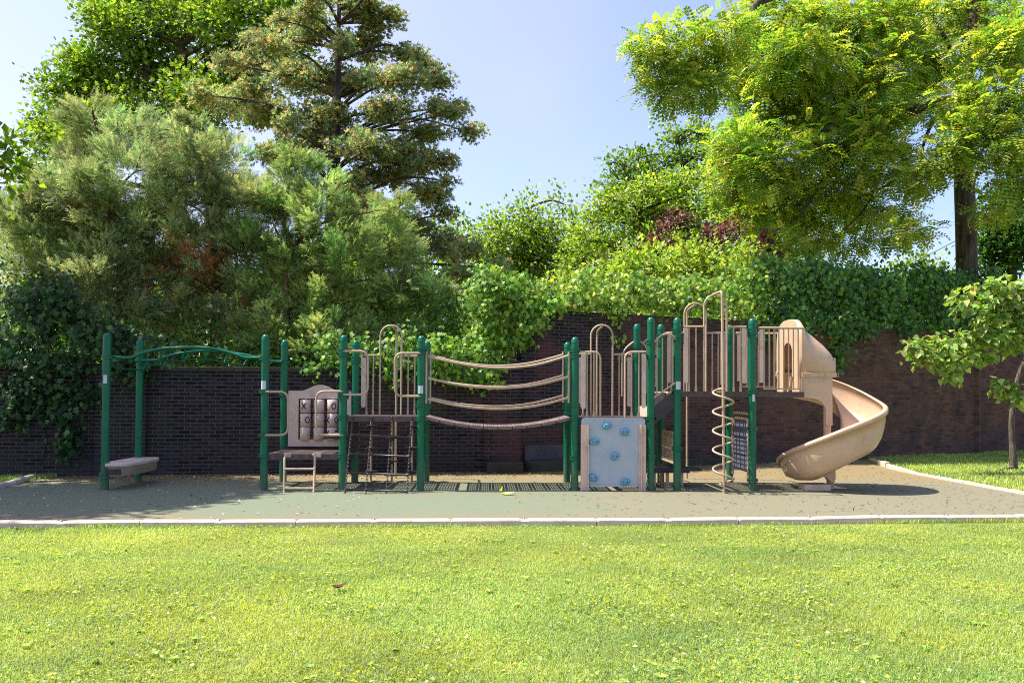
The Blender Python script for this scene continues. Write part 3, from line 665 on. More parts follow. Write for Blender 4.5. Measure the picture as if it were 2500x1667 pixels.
for yy, ends, sets in ((-.0, (1041, 1389), (((1045, 870), (1125, 888), (1215, 898), (1305, 891), (1388, 868)), ((1045, 923), (1125, 940), (1215, 947), (1305, 940), (1388, 920)), ((1045, 974), (1125, 991), (1215, 998), (1305, 991), (1388, 971)))),
                       (m_-.02, (1051, 1375), (((1049, 866), (1125, 885), (1212, 893), (1295, 886), (1374, 866)), ((1050, 925), (1125, 938), (1212, 944), (1295, 937), (1374, 917)), ((1051, 971), (1125, 986), (1212, 992), (1295, 985), (1374, 966))))):
    y = yy
    for s in sets:
        tubes('bridge_handrail', [smooth_path(pp(s, y), 5)], bridge, .019, seg=10)
    for u, (va, vb) in zip(ends, ((858, 985), (858, 983))):
        p, q = at(u, va, y), at(u, vb, y); tubes('bridge_upright', [[Vector((p.x, y, p.z)), Vector((p.x, y, q.z))]], bridge, .019)
# ---- spiral slide
SC = Vector((6.72, .27)); r_in, r_out = .16, .80
def lerp_t(tb, x):
    if x <= tb[0][0]: return tb[0][1]
    for (a, va), (c, vc) in zip(tb, tb[1:]):
        if x <= c: t = (x-a)/(c-a); return va+(vc-va)*t
    return tb[-1][1]
RIM = [(-60, 1.93), (0, 1.88), (24, 1.80), (43, 1.69), (62, 1.57), (86, 1.42), (115, 1.33), (148, 1.22), (183, 1.05), (208, .89), (228, .77), (254, .625), (270, .55), (290, .46), (315, .40)]
FLO = [(-60, 1.56), (0, 1.42), (30, 1.24), (60, 1.06), (90, .90), (120, .76), (150, .60), (183, .45), (202, .34), (214, .275), (231, .20), (250, .165), (275, .155), (315, .15)]
def smt(tb, x): return sum(lerp_t(tb, x+d)*w_ for d, w_ in ((-14, .2), (-7, .2), (0, .2), (7, .2), (14, .2)))
sec = []
for th in [-52+i*4.5 for i in range(81)]:
    if th > 305: break
    zr, zf = smt(RIM, th), smt(FLO, th); hin = min(.30, zr-zf-.05)
    flare = max(0, (th-255)/60)
    prof = [(r_in+.0, zf+hin), (r_in+.02, zf+hin*.55), (r_in+.07, zf+.10), (r_in+.17, zf+.025), (.42, zf), (.58, zf+.005), (.70, zf+.05), (.745, zf+.14), (.78, zf+.27), (r_out-.005, zf+.38), (r_out, zr)]
    t = .016; out = []
    inner = []; outer = []
    for i, (r, z) in enumerate(prof):
        a, c = prof[max(i-1, 0)], prof[min(i+1, len(prof)-1)]; dx, dz = c[0]-a[0], c[1]-a[1]; L = math.hypot(dx, dz); nx, nz = -dz/L, dx/L
        inner.append((r+nx*t, z+nz*t)); outer.append((r-nx*t, z-nz*t))
    lip = [(r_out+.0-t-.012, zr+.0), (r_out-t-.008, zr+.022), (r_out+.012, zr+.03), (r_out+.05, zr+.012), (r_out+.052, zr-.05), (r_out+.02, zr-.055)]
    loop = inner+lip+list(reversed(outer))+[(r_in-.03, zf+hin+.01)]
    if th < 0:
        x = SC.x+.52*R(th)*1.35; sec.append([(x, SC.y+r, z) for r, z in loop])
    else:
        s, c = math.sin(R(th)), math.cos(R(th)); e = 1+.05*flare; sec.append([(SC.x+r*s*e, SC.y+r*c, z) for r, z in loop])
n = len(sec[0]); b = M(); b.add([p for s in sec for p in s], [(i*n+k, i*n+(k+1) % n, (i+1)*n+(k+1) % n, (i+1)*n+k) for i in range(len(sec)-1) for k in range(n)], 0, True)
b.add(sec[0], [tuple(range(n))]); b.add(sec[-1], [tuple(range(n))])
slide = b.build('spiral_slide', 'slide', play, label='beige plastic spiral slide curling round its pole')
# seam ridge on the outer wall
pts = []
for th in range(100, 292, 8):
    z = smt(RIM, th)-.16; s, c = math.sin(R(th)), math.cos(R(th)); pts.append((SC.x+(r_out+.006)*s, SC.y+(r_out+.006)*c, z))
b = M(); b.tube(pts, .006, 6); b.build('slide_seam', 'slide', slide)
# centre column with arch web to the box above
b = M(); b.lathe([(.06, 0.0), (.06, .17), (.075, .18)], (SC.x-.03, SC.y, 0), seg=20); b.lathe([(.085, .18), (.080, .45)], (SC.x-.03, SC.y, 0), seg=24); b.lathe([(.062, .40), (.060, 1.2), (.060, 1.86)], (6.60, .17, 0), seg=24)
for zz, rr in ((.17, .084),): b.lathe([(rr, zz-.01), (rr, zz+.01)], (SC.x-.03, SC.y, 0), seg=20)
b.build('slide_column', 'slide', slide)
b = M(); b.prism([(6.28, .24), (6.44, .235), (6.54, .20), (6.60, .14), (6.66, .14), (6.66, .34), (6.3, .28)], .02, .09); b.build('slide_foot_web', 'slide', slide)
b = M(); b.box((6.16, -.02, .0), (6.58, .30, .10)); b.build('slide_footing', 'tanpanel', slide)
# entrance box (lower half) and hood (upper half)
bx0, bx1, by0, by1 = 6.15, 6.69, .10, 1.17
b = M(); t = .02
web = [(bx0, 1.50), (bx0, 1.86), (bx1-.03, 1.86), (bx1-.03, 1.04)]+[(6.55, 1.04)]+[(6.55-.22+.22*math.cos(R(a)), 1.26+.22*math.sin(R(a))) for a in range(0, 91, 15)]
b.prism(list(reversed(web)), by0, by0+t); bf = M(); bf.box((bx0, by1-t, 1.5), (bx1, by1, 1.86)); bf.box((bx0-.01, by1-.2, 1.50), (bx0, by1, 1.9)); bf.build('slide_entrance_side', 'slide', slide)
b.box((bx1-.10, by0+t, 1.50), (bx1-.035, by0+.2, 1.86))
b.box((bx0-.01, by0+.0, 1.50), (bx0, by0+.26, 1.9))
b.build('slide_entrance_box', 'slide', slide, bevel=.008)
b = M(); stn = []
def hood_sec(x, z1, zt, y0, y1, n=14, e=.62):
    pts = [(x, y0, z1), (x, y0, z1+(zt-z1)*.35)]
    for k in range(n+1):
        a = math.pi*(1-k/n); cy_, ry = (y0+y1)/2, (y1-y0)/2; zc = z1+(zt-z1)*.5
        cs, sn = math.cos(a), math.sin(a); pts.append((x, cy_+ry*math.copysign(abs(cs)**e, cs), zc+(zt-zc)*abs(sn)**.8))
    return pts+[(x, y1, z1+(zt-z1)*.35), (x, y1, z1)]
S_ = [hood_sec(6.12, 1.84, 2.80, .12, 1.16), hood_sec(6.20, 1.84, 2.80, .10, 1.18), hood_sec(6.235, 1.84, 2.74, .105, 1.175), hood_sec(6.25, 1.84, 2.66, .11, 1.17), hood_sec(6.40, 1.84, 2.54, .10, 1.16), hood_sec(6.56, 1.84, 2.39, .09, 1.15), hood_sec(6.66, 1.84, 2.27, .09, 1.12), hood_sec(6.70, 1.84, 2.16, .12, 1.10), hood_sec(6.73, 1.84, 1.95, .16, 1.05)]
nh = len(S_[0])
b.add([p for s in S_ for p in s], [(i*nh+k, i*nh+k+1, (i+1)*nh+k+1, (i+1)*nh+k) for i in range(len(S_)-1) for k in range(nh-1)], 0, True)
# back wall end stays open above the chute on the far half; near half closed by a panel
b.box((6.705, .14, 1.84), (6.725, .5, 2.14))
# entrance face with arched opening
def ap(k, n=16): a = math.pi*(1-k/n); return (.64+.20*math.cos(a), 2.26+.16*math.sin(a))
outp = [(q[1], q[2]) for q in S_[0]]; opn = [(.44, 1.84)]+[ap(k) for k in range(17)]+[(.84, 1.84)]
# triangulated ring between opening and outline
no, ni = len(outp), len(opn); vs = [(6.125, y_, z_) for y_, z_ in outp]+[(6.125, y_, z_) for y_, z_ in opn]; fs = []
for k in range(max(no, ni)*2):
    i0 = int(k*(no-1)/(max(no, ni)*2)+.5); i1 = int((k+1)*(no-1)/(max(no, ni)*2)+.5); j0 = int(k*(ni-1)/(max(no, ni)*2)+.5); j1 = int((k+1)*(ni-1)/(max(no, ni)*2)+.5)
    f = []
    for q in (i0, i1, no+j1, no+j0):
        if q not in f: f.append(q)
    if len(f) >= 3: fs.append(tuple(f))
b.add(vs, fs); b.add([(6.125, .12, 1.52), (6.125, .44, 1.52), (6.125, .44, 1.84), (6.125, .12, 1.84), (6.125, .84, 1.52), (6.125, 1.16, 1.52), (6.125, 1.16, 1.84), (6.125, .84, 1.84)], [(0, 1, 2, 3), (4, 5, 6, 7)])
hood = b.build('slide_hood', 'slide', slide); so_ = hood.modifiers.new('thick', 'SOLIDIFY'); so_.thickness = .014; so_.offset = 0
b = M(); b.box((6.155, .075, 1.83), (6.745, .115, 1.90)); b.box((6.72, .075, 1.83), (6.75, 1.18, 1.90))
fl = b.build('hood_flange', 'slide', slide, bevel=.006)
for x in (6.28, 6.53):
    bb = M(); bb.prism([(x+.017*math.cos(R(q)), 1.865+.017*math.sin(R(q))) for q in range(0, 360, 30)], .068, .077); bb.build('bolt', 'steel', slide)
# ================================================================= ground, pad, kerbs, walls
def struct(o): o['kind'] = 'structure'; return o
def sheet(name, poly, z, mat, sub=None):
    b = M(); b.add([(x, y, z) for x, y in poly], [tuple(range(len(poly)))]); return struct(b.build(name, mat))
sheet('ground', [(-300, -120), (300, -120), (300, 500), (-300, 500)], -.06, 'soil')
sheet('lawn', [(-30, -30), (30, -30), (30, 30), (-30, 30)], 0.0, 'soil')
sheet('rubber_surface', [(-6.62, -3.62), (-2.8, -3.60), (2.3, -3.50), (5.7, -3.30), (9.42, -3.2), (9.46, 3.4), (10.1, 6.9), (5.6, 5.0), (1.7, 3.6), (-6.8, 2.3)], .006, 'pad')
kx = [(-4.54, -3.69), (-2.82, -3.65), (-1.11, -3.60), (.63, -3.57), (2.31, -3.53), (3.98, -3.49), (5.75, -3.33), (7.47, -3.25), (9.2, -3.2)]
kl = ['kerb timber at the left end of the front edging, half in shade', 'kerb timber of the front edging below the two rung ladder', 'kerb timber of the front edging below the chain net', 'kerb timber of the front edging below the left half of the bridge',
      'kerb timber of the front edging below the right end of the bridge and climbing panel', 'kerb timber of the front edging below the coil climber', 'kerb timber of the front edging below the spiral slide', 'kerb timber at the right end of the front edging']
def timber(p, q, label, group, h=.085, wd=.095, z0=0, z1=0):
    P, Q = Vector((p[0], p[1], z0)), Vector((q[0], q[1], z1)); d = (Q-P); L = d.length; d.normalize(); s = Vector((-d.y, d.x, 0)).normalized(); u = Vector((0, 0, 1))
    pr = [(-wd/2, -.05), (wd/2, -.05), (wd/2, h*.72), (wd*.36, h*.93), (wd*.2, h), (-wd*.2, h), (-wd*.36, h*.93), (-wd/2, h*.72)]
    b = M(); st = [(0.006, .90), (.03, 1), (L*.5-.06, 1), (L*.5-.03, .9), (L*.5+.03, .9), (L*.5+.06, 1), (L-.03, 1), (L-.006, .90)]; n = len(pr); vs = []; ph = random.random()*6
    for t, k in st:
        for a, c in pr: vs.append(P+d*t+s*(a*(1 if k == 1 else .97))+u*(c*(k if c > 0 else 1)+.004*math.sin(t*3+ph)))
    b.add(vs, [(i*n+k, i*n+(k+1) % n, (i+1)*n+(k+1) % n, (i+1)*n+k) for i in range(len(st)-1) for k in range(n)]); b.add(vs[:n], [tuple(range(n))]); b.add(vs[-n:], [tuple(range(n))])
    bb = M(); c = P+d*L*.5+s*.0+u*h*.78; bb.lathe([(.014, 0), (.014, .02), (.0001, .024)], tuple(c), seg=8)
    o = b.build('kerb_timber', 'kerb', None, loc=tuple(P)); tag(o, label, 'edging', group); bb.build('stake_head', 'steel', o); return o
for i in range(8): timber(kx[i], kx[i+1], kl[i], 'kerb timbers round the rubber pad')
ry = [(9.44, -2.3), (9.44, -.6), (9.45, 1.1), (9.46, 2.7), (9.62, 4.2)]
for i in range(4): timber(ry[i], ry[i+1], 'kerb timber of the right edging, '+['nearest the camera at the frame edge', 'in the sun second from the frame edge', 'in the sun before the collapsed one', 'behind the slide where the edging starts to lift'][i], 'kerb timbers round the rubber pad', h=.05, wd=.085, z1=.05 if i == 3 else 0)
hi = at(2125, 1117, 6.4)
t_ = timber((9.64, 4.25), (hi.x, 6.4), 'broken kerb timber propped up on stakes beside the wall', 'kerb timbers round the rubber pad', z0=.05, z1=hi.z-.1)
b = M()
for k in range(4):
    q = Vector((9.64, 4.25, .05)).lerp(Vector((hi.x, 6.4, hi.z-.1)), .55+.12*k); b.tube([(q.x+.03, q.y, 0), (q.x, q.y, q.z)], .02, 6)
b.build('stake', 'kerb', t_)
for i, (p, q) in enumerate((((-6.6, -2.4), (-6.6, -.7)), ((-6.6, -.7), (-6.62, .6)), ((-6.62, .6), (-6.9, 1.75)))):
    timber(p, q, 'shaded kerb timber of the left edging, '+['out by the lawn corner', 'at the left frame edge', 'running up to the ivy covered wall'][i], 'kerb timbers round the rubber pad', h=.09)
# walls (run along local x of an object turned to its heading)
def wall(name, label, p, q, h0, h1, th=.34, z0=-.1, cap=None, cat='wall', group=None):
    P, Q = Vector((*p, 0)), Vector((*q, 0)); L = (Q-P).length; a = math.atan2(Q.y-P.y, Q.x-P.x)
    b = M(); nseg = max(2, int(L/1.2)); r = random.Random(int(L*100)); tops = [h0+(h1-h0)*i/nseg for i in range(nseg+1)]
    poly = [(0, z0), (L, z0)]+[(L*(nseg-i)/nseg, tops[nseg-i]) for i in range(nseg+1)]
    b.prism(poly, 0, th); o = b.build(name, 'brick'); o.location = P; o.rotation_euler = (0, 0, a); tag(o, label, cat, group)
    WL[o.name] = Vector((0, 0, 0))
    if cap:
        c = M(); k = 0; x = 0
        while x < L-.05:
            e = min(L, x+.62); zt = h0+(h1-h0)*x/L; c.box((x+.004, -.035, zt+.002), (e-.004, th+.035, zt+cap+r.uniform(-.006, .006))); x = e
        oc = c.build('coping', 'concrete', None, bevel=.008); oc.parent = o; oc.location = (0, 0, 0)
    return o
wA = (-16, .95); wB = (1.72, 3.28); wd1 = (wB[1]-wA[1])/(wB[0]-wA[0])
def wy(x):                              # front face of the whole wall run
    if x < 1.72: return wA[1]+(x-wA[0])*wd1
    if x < 14.6: return 3.36+(x-1.72)*.432
    return 9.1+(x-14.6)*.45
wall('brick_wall', 'low dark brick wall with coping behind the monkey bars and the net', (-16, .95), (.98, wy(.98)), 1.90, 1.93, cap=.09)
wall('brick_pier', 'purplish brick pier behind the middle of the bridge', (.985, wy(.985)-.05), (1.72, wy(1.7)-.05), 2.2, 2.2, th=.44)
wall('brick_wall', 'tall old brick wall with ivy on top running back to the right behind the slide', (1.725, 3.36), (14.4, wy(14.4)), 3.25, 3.3)
wall('brick_wall', 'far right stretch of dark brick wall behind the young tree', (14.65, 9.35), (26, 14.2), 3.6, 3.6)
wall('brick_pier', 'dark brick buttress between the slide and the young tree', (14.42, wy(14.4)-.1), (14.64, wy(14.6)-.1), 3.3, 3.3, th=.4)
wall('brick_pier', 'moss streaked brick pier behind the leftmost green post', (-6.05, wy(-6.05)-.10), (-5.2, wy(-5.2)-.10), 1.9, 1.9, th=.08)
def ledge(p, q, h, d, label, mat='concrete'):
    P, Q = Vector((*p, 0)), Vector((*q, 0)); L = (Q-P).length; b = M(); b.box((0, -d, -.05), (L, -.003, h)); o = b.build('ledge', mat, bevel=.015); o.location = P; o.rotation_euler = (0, 0, math.atan2(Q.y-P.y, Q.x-P.x)); tag(o, label, 'ledge'); return o
ledge((1.02, wy(1.02)-.06), (1.72, wy(1.7)-.06), .21, .33, 'mossy concrete ledge at the foot of the purplish brick pier')
ledge((1.78, 3.37), (3.2, wy(3.2)), .21, .36, 'dark concrete ledge at the wall foot behind the right end of the bridge')
ledge((3.22, wy(3.22)), (10.3, wy(10.3)), .15, .30, 'long low mossy ledge along the wall foot behind the climbers and slide')
b = M(); b.box((0, -.03, .21), (1.15, -.004, .52)); o = b.build('render_patch', 'greyledge', bevel=.012); o.location = (1.80, 3.36, 0); o.rotation_euler = (0, 0, math.atan(.432)); tag(o, 'grey rendered patch on the wall above the dark ledge behind the bridge', 'patch')
# ================================================================= numpy foliage
def unit(a): return a/np.maximum(np.linalg.norm(a, axis=-1, keepdims=True), 1e-9)
T = {}
def tpl(v, f): v = np.array(v, float); return v, np.array(f, int)
T['broad'] = tpl([(0, 0, 0), (.45, .36, .10), (1, 0, -.05), (.45, -.36, .10)], [(0, 1, 2), (0, 2, 3)])
T['lobed'] = tpl([(0, 0, 0), (.15, .42, .05), (.45, .22, .04), (.62, .5, 0), (.7, .16, .03), (1.05, 0, -.08), (.7, -.16, .03), (.62, -.5, 0), (.45, -.22, .04), (.15, -.42, .05)],
                 [(0, 1, 2), (2, 3, 4), (4, 5, 6), (6, 7, 8), (8, 9, 0), (0, 2, 8), (2, 4, 8), (4, 6, 8)])
T['heart'] = tpl([(.08, 0, 0), (0, .18, .05), (.12, .42, .09), (.45, .46, .08), (.8, .22, .02), (1.1, 0, -.08), (.8, -.22, .02), (.45, -.46, .08), (.12, -.42, .09), (0, -.18, .05)],
                 [(0, 1, 2), (0, 2, 3), (0, 3, 4), (0, 4, 5), (0, 5, 6), (0, 6, 7), (0, 7, 8), (0, 8, 9)])
def pinn(np_=6, droop=.35):
    v = []; f = []
    def lf(x, sy, l, wd):
        z = -droop*x*x; n = len(v); a = np.array([x, 0, z]); d = np.array([.42, sy, -.12]) if sy else np.array([1, 0, -.5]); d = d/np.linalg.norm(d)*l; s = np.cross(d, [0, 0, 1]); s = s/np.linalg.norm(s)*wd
        for p in (a+d*.06, a+d*.45+s, a+d, a+d*.45-s): v.append(tuple(p))
        f.append((n, n+1, n+2)); f.append((n, n+2, n+3))
    for k in range(np_):
        x = .16+.74*k/(np_-1); l = .30*(1-.35*abs(k/(np_-1)-.4))
        lf(x, 1, l, .085); lf(x, -1, l, .085)
    lf(.92, 0, .26, .05)
    return tpl(v, f)
T['pinnate'] = pinn(5, .5)
def spray(nb=6):
    v = [(0, -.02, 0), (0, .02, 0), (1.0, 0, -.06)]; f = [(0, 1, 2)]; r = random.Random(3)
    for k in range(nb):
        x = .12+.72*k/(nb-1)
        for s in (-1, 1):
            n = len(v); l = .36*(1-.55*x)*r.uniform(.8, 1.2); dx = l*.75; z = r.uniform(-.10, .10)
            v += [(x-.045, 0, -.06*x), (x+.05, 0, -.06*x), (x+dx, s*l*.72, -.06*x+z)]; f.append((n, n+1, n+2))
    return tpl(v, f)
T['spray'] = spray()
def tuft():
    v = []; f = []; r = random.Random(5)
    for k in range(8):
        a = k*2.4; d = Vector((.55+.3*r.random(), .62*math.cos(a), .45*math.sin(a)+.12)); d.normalize(); d *= r.uniform(.75, 1.1); s = d.cross(Vector((r.random()-.5, r.random()-.5, 1))).normalized()*.13
        n = len(v); v += [tuple(d*.05-s*.4), tuple(d*.6+s), tuple(d), tuple(d*.5-s)]; f += [(n, n+1, n+2), (n, n+2, n+3)]
    return tpl(v, f)
T['tuft'] = tuft()
def scatter(kind, P, D, Nn, size, col):
    tv, tf = T[kind]; n = len(P); D = unit(D); W = unit(np.cross(Nn, D)); Nn = np.cross(D, W); s = np.asarray(size).reshape(-1, 1, 1)
    V = P[:, None, :]+s*(tv[None, :, 0:1]*D[:, None, :]+tv[None, :, 1:2]*W[:, None, :]+tv[None, :, 2:3]*Nn[:, None, :])
    Fc = tf[None]+(np.arange(n)*len(tv))[:, None, None]
    return V.reshape(-1, 3), Fc.reshape(-1, 3), np.repeat(col, len(tv), axis=0)
def palette(n, cols, wts, jit=.18, cl=None, cj=.15, g=None):
    g = g or rng; cols = np.array(cols); k = g.choice(len(cols), n, p=np.array(wts)/sum(wts)); c = cols[k]*(1+g.normal(0, jit, (n, 1)))
    if cl is not None: kk = g.normal(0, cj, (cl.max()+1, 1)); c = c*(1+kk[cl]); c[:, 0:1] *= (1+g.normal(0, cj*.5, (cl.max()+1, 1)))[cl]
    return np.clip(c, .004, .8)
def lobes_px(lst, Y, jy=0.0, seed=1):
    r = random.Random(seed); out = []
    for t in lst:
        u, v, a, c = t[:4]; y = Y+r.uniform(-jy, jy) if len(t) < 5 else t[4]
        p = at(u, v, y); k = (y+CAMD)/F_; rx, rz = a*k, c*k
        out.append((np.array(p), np.array((rx, max(rx, rz)*.9, rz))))
    return out
def clusters(lobes, dens, g, power=.55, sp=.10):
    P = []; O = []; L = []
    for i, (c, r) in enumerate(lobes):
        n = max(3, int(dens*(r[0]*r[1]*r[2])**(2/3))); u = unit(g.normal(size=(n, 3))); q = g.random((n, 1))**power
        P.append(c+u*q*r*(1+g.normal(0, sp, (n, 1)))); O.append(u); L.append(np.full(n, i))
    return np.vstack(P), np.vstack(O), np.concatenate(L)
def plumes(lobes, dens, g):
    P = []; O = []; L = []; K = []; kk = 0
    for i, (c, r) in enumerate(lobes):
        n = max(5, int(dens*(r[0]*r[1]*r[2])**(2/3)/5.5)); m = float((r[0]*r[1]*r[2])**(1/3))
        for j in range(n):
            u = unit(g.normal(size=3)); d = unit(u*np.array([1, 1, .55])+np.array([.22, -.05, .62])+g.normal(0, .12, 3)); s = c+u*r*g.random()**.5*.75; Ln = m*g.uniform(.55, 1.05)
            for t in np.linspace(.0, 1.0, 6): P.append(s+d*Ln*t+np.array([0, 0, -.18*Ln*t*t])+g.normal(0, .02, 3)); O.append(d); L.append(i); K.append((kk, 1.15-.75*t))
            kk += 1
    K = np.array(K); return np.array(P), np.array(O), np.array(L), K[:, 0].astype(int), K[:, 1]
def tree(name, label, cat, base, trunk, lobes, kind, size, dens, per, cr, cols, wts, mat='leaf', barkm='bark', seed=1, group=None, limbs=(), limb_r=.07, twig=6, up=.35, nup=.8, droop=0., noauto=False, zmin=None, dead=None, cj=.2, stem='trunk', crn='crown', lim_n=999, flat=1.0):
    g = np.random.default_rng(seed); r = random.Random(seed)
    root = empty(name, tuple(base), label, cat, group); bk = M()
    tp = smooth_path([p for p, _ in trunk], 5); rr = []
    for i in range(len(trunk)-1):
        for k in range(5): rr.append(trunk[i][1]+(trunk[i+1][1]-trunk[i][1])*k/5)
    rr.append(trunk[-1][1]); bk.tube(tp, rr, 10)
    for pts, ra, rb in limbs:
        q = smooth_path(pts, 5); bk.tube(q, [ra+(rb-ra)*i/(len(q)-1) for i in range(len(q))], 7)
    pk = None
    if kind == 'spray': P, O, Lb, pk, pw = plumes(lobes, dens, g)
    else: P, O, Lb = clusters(lobes, dens, g, .55, .24 if kind == 'pinnate' else .12)
    if zmin is not None: k = P[:, 2] > zmin; P, O, Lb = P[k], O[k], Lb[k]
    for i, (c, rad) in enumerate(lobes):
        if i >= lim_n: break
        c = Vector(c)
        if not noauto:
            best = min(tp, key=lambda p: (p-c).length+2.2*max(0, p.z-c.z+.15*(Vector((p.x, p.y, 0))-Vector((c.x, c.y, 0))).length)); d = c-best
            mid = best.lerp(c, .5)+Vector((r.uniform(-.1, .1), r.uniform(-.1, .1), .06+r.uniform(-.05, .1)))*d.length
            q = smooth_path([best, mid, c], 5); bk.tube(q, [limb_r*(1-.65*k/(len(q)-1)) for k in range(len(q))], 6)
        idx = np.where(Lb == i)[0]
        for j in idx[:twig]:
            e = Vector(P[j]); m = c.lerp(e, .55)+Vector((r.uniform(-.12, .12), r.uniform(-.12, .12), r.uniform(-.02, .12)))*(e-c).length
            bk.tube([c, m, e], [limb_r*.33, limb_r*.2, limb_r*.08], 4, caps=False)
    bk.build(stem, barkm, root)
    n = len(P); ci = np.repeat(np.arange(n), per); off = g.normal(size=(n*per, 3))*cr; off[:, 2] *= flat
    if pk is not None: off *= pw[ci][:, None]
    pos = P[ci]+off; out = unit(O[ci]*.7+unit(off)*.8)
    D = unit(out+np.array([0, 0, up-.0])+g.normal(0, .45, out.shape))
    if pk is not None: D = unit(O[ci]*1.3+unit(off)*.9+g.normal(0, .25, out.shape)); D[:, 2] -= droop
    Nn = unit(np.array([-.1, -.15, nup])+out*.35+g.normal(0, .36, out.shape))
    col = palette(len(pos), cols, wts, .16, pk[ci] if pk is not None else ci, cj, g)
    if dead is not None:
        for (c, rad), dc in dead:
            dd = (((pos-c)/(rad*np.array([.95, 2.6, .9])))**2).sum(1); k = (dd < 1+g.normal(0, .45, len(dd))) & (g.random(len(dd)) < .75); col[k] = np.array(dc)*(1+g.normal(0, .25, (k.sum(), 1)))
    sz = size*g.uniform(.7, 1.25, len(pos)); V, Fc, cc = scatter(kind, pos, D, Nn, sz, np.clip(col, .003, .9))
    mesh_np(crn, V, Fc, mat, cc, root, (0, 0, 0) if False else tuple(root.location))
    return root
NF = {'n': 0}
# foliage palettes, mostly raised above real reflectance so crowns read as sunlit
YG = [(.41, .50, .085), (.29, .42, .07), (.56, .58, .10), (.16, .29, .045)]
MG = [(.17, .28, .03), (.23, .34, .04), (.31, .39, .045), (.10, .18, .025)]
JG = [(.31, .39, .18), (.41, .48, .23), (.20, .28, .13), (.46, .45, .23)]
J2 = [(.31, .44, .14), (.41, .54, .17), (.20, .31, .10), (.36, .40, .17)]
CG = [(.32, .40, .18), (.46, .43, .19), (.20, .28, .14), (.52, .37, .19)]
IV = [(.12, .27, .03), (.20, .37, .035), (.32, .46, .05), (.06, .15, .02)]
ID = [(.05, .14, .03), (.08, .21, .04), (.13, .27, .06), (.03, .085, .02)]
def V3(p): return Vector(p)
def chain(pts, y): return [at(u, v, y) for u, v in pts]
def base_of(px, Y, v=700): p = at(px, v, Y); return Vector((p.x, Y, 0))
# 1 broadleaf tree, back left
Y = 17; b0 = base_of(425, Y); tk = [(b0, .42), (at(430, 560, Y), .36), (at(440, 400, Y), .30), (at(455, 240, Y), .22), (at(440, 90, Y), .12)]
lb = lobes_px([(200, 150, 60, 50), (150, 230, 70, 60), (110, 330, 60, 70), (300, 80, 90, 70), (250, 40, 60, 50), (420, 50, 110, 70), (560, 50, 110, 80), (640, 120, 80, 60), (250, 200, 90, 80), (380, 170, 110, 80), (490, 250, 90, 80), (310, 300, 90, 80), (190, 340, 80, 80), (430, 340, 90, 70), (560, 200, 70, 60), (690, 30, 60, 50), (80, 430, 45, 50), (330, 0, 120, 60), (520, -40, 130, 70), (620, 250, 60, 60), (60, 540, 70, 70), (700, 130, 60, 60)], Y, 1.6, 11)
tree('broadleaf_tree', 'tall bright green broadleaf tree at the back left behind the cedars', 'tree', b0, tk, lb, 'lobed', .155, 66, 24, .24, YG[:2]+MG, [2, 3, 3, 3, 2, 3], seed=21, limb_r=.11,
     limbs=[(chain([(455, 230), (520, 130), (560, 20)], Y-.5), .15, .06), (chain([(445, 330), (380, 220), (300, 120)], Y), .14, .04)])
# 2 tall brownish cypress
Y = 12; b0 = base_of(812, Y); tk = [(b0, .30), (at(812, 620, Y), .26), (at(815, 420, Y), .2), (at(822, 240, Y), .13), (at(826, 90, Y), .07), (at(830, -60, Y), .06)]
cyl_ = [(880, 30, 80, 40), (960, 50, 50, 22), (760, 90, 90, 35), (900, 120, 90, 35), (985, 130, 55, 25), (1045, 155, 35, 28), (650, 120, 60, 28), (560, 165, 55, 25), (600, 225, 90, 32), (720, 190, 100, 35), (840, 200, 100, 35), (960, 205, 90, 30), (1065, 195, 45, 35), (540, 255, 45, 22), (660, 290, 100, 32), (800, 290, 110, 38), (940, 280, 90, 32), (1060, 262, 60, 22), (1130, 262, 30, 28), (1140, 315, 38, 18), (1050, 330, 80, 22), (900, 350, 110, 35), (760, 370, 100, 35), (660, 370, 60, 28), (1010, 385, 80, 25), (1075, 410, 60, 22), (1110, 455, 30, 16), (960, 440, 90, 32), (860, 440, 80, 35), (1040, 480, 70, 22), (900, 520, 90, 35), (1010, 545, 80, 28), (1090, 530, 45, 20), (980, 610, 80, 40), (890, 600, 80, 50), (1060, 600, 50, 25), (1140, 620, 60, 28), (1200, 645, 40, 25), (1120, 680, 70, 28), (1000, 700, 60, 40), (820, -20, 100, 40), (900, -60, 80, 40), (740, 30, 60, 35)]
r_ = random.Random(4); cyl_ = [(u+r_.uniform(-14, 14), v+r_.uniform(-12, 12), a*r_.uniform(.7, .95), c*r_.uniform(.7, 1.1)) for u, v, a, c in cyl_]+[(c_[0]+r_.uniform(-60, 60), c_[1]+r_.uniform(-28, 28), r_.uniform(22, 42), r_.uniform(14, 26)) for c_ in r_.sample(cyl_, 30) if c_[0] < 1080]
lb = lobes_px(cyl_, Y, 1.7, 5)
tree('cypress_tree', 'tall open brownish green cypress with a dark trunk, tallest conifer in the picture', 'tree', b0, tk, lb, 'tuft', .12, 150, 15, .12, CG, [4, 2.4, 3, 1.3], mat='needle', seed=22, limb_r=.055, twig=12, up=.5, flat=.65)
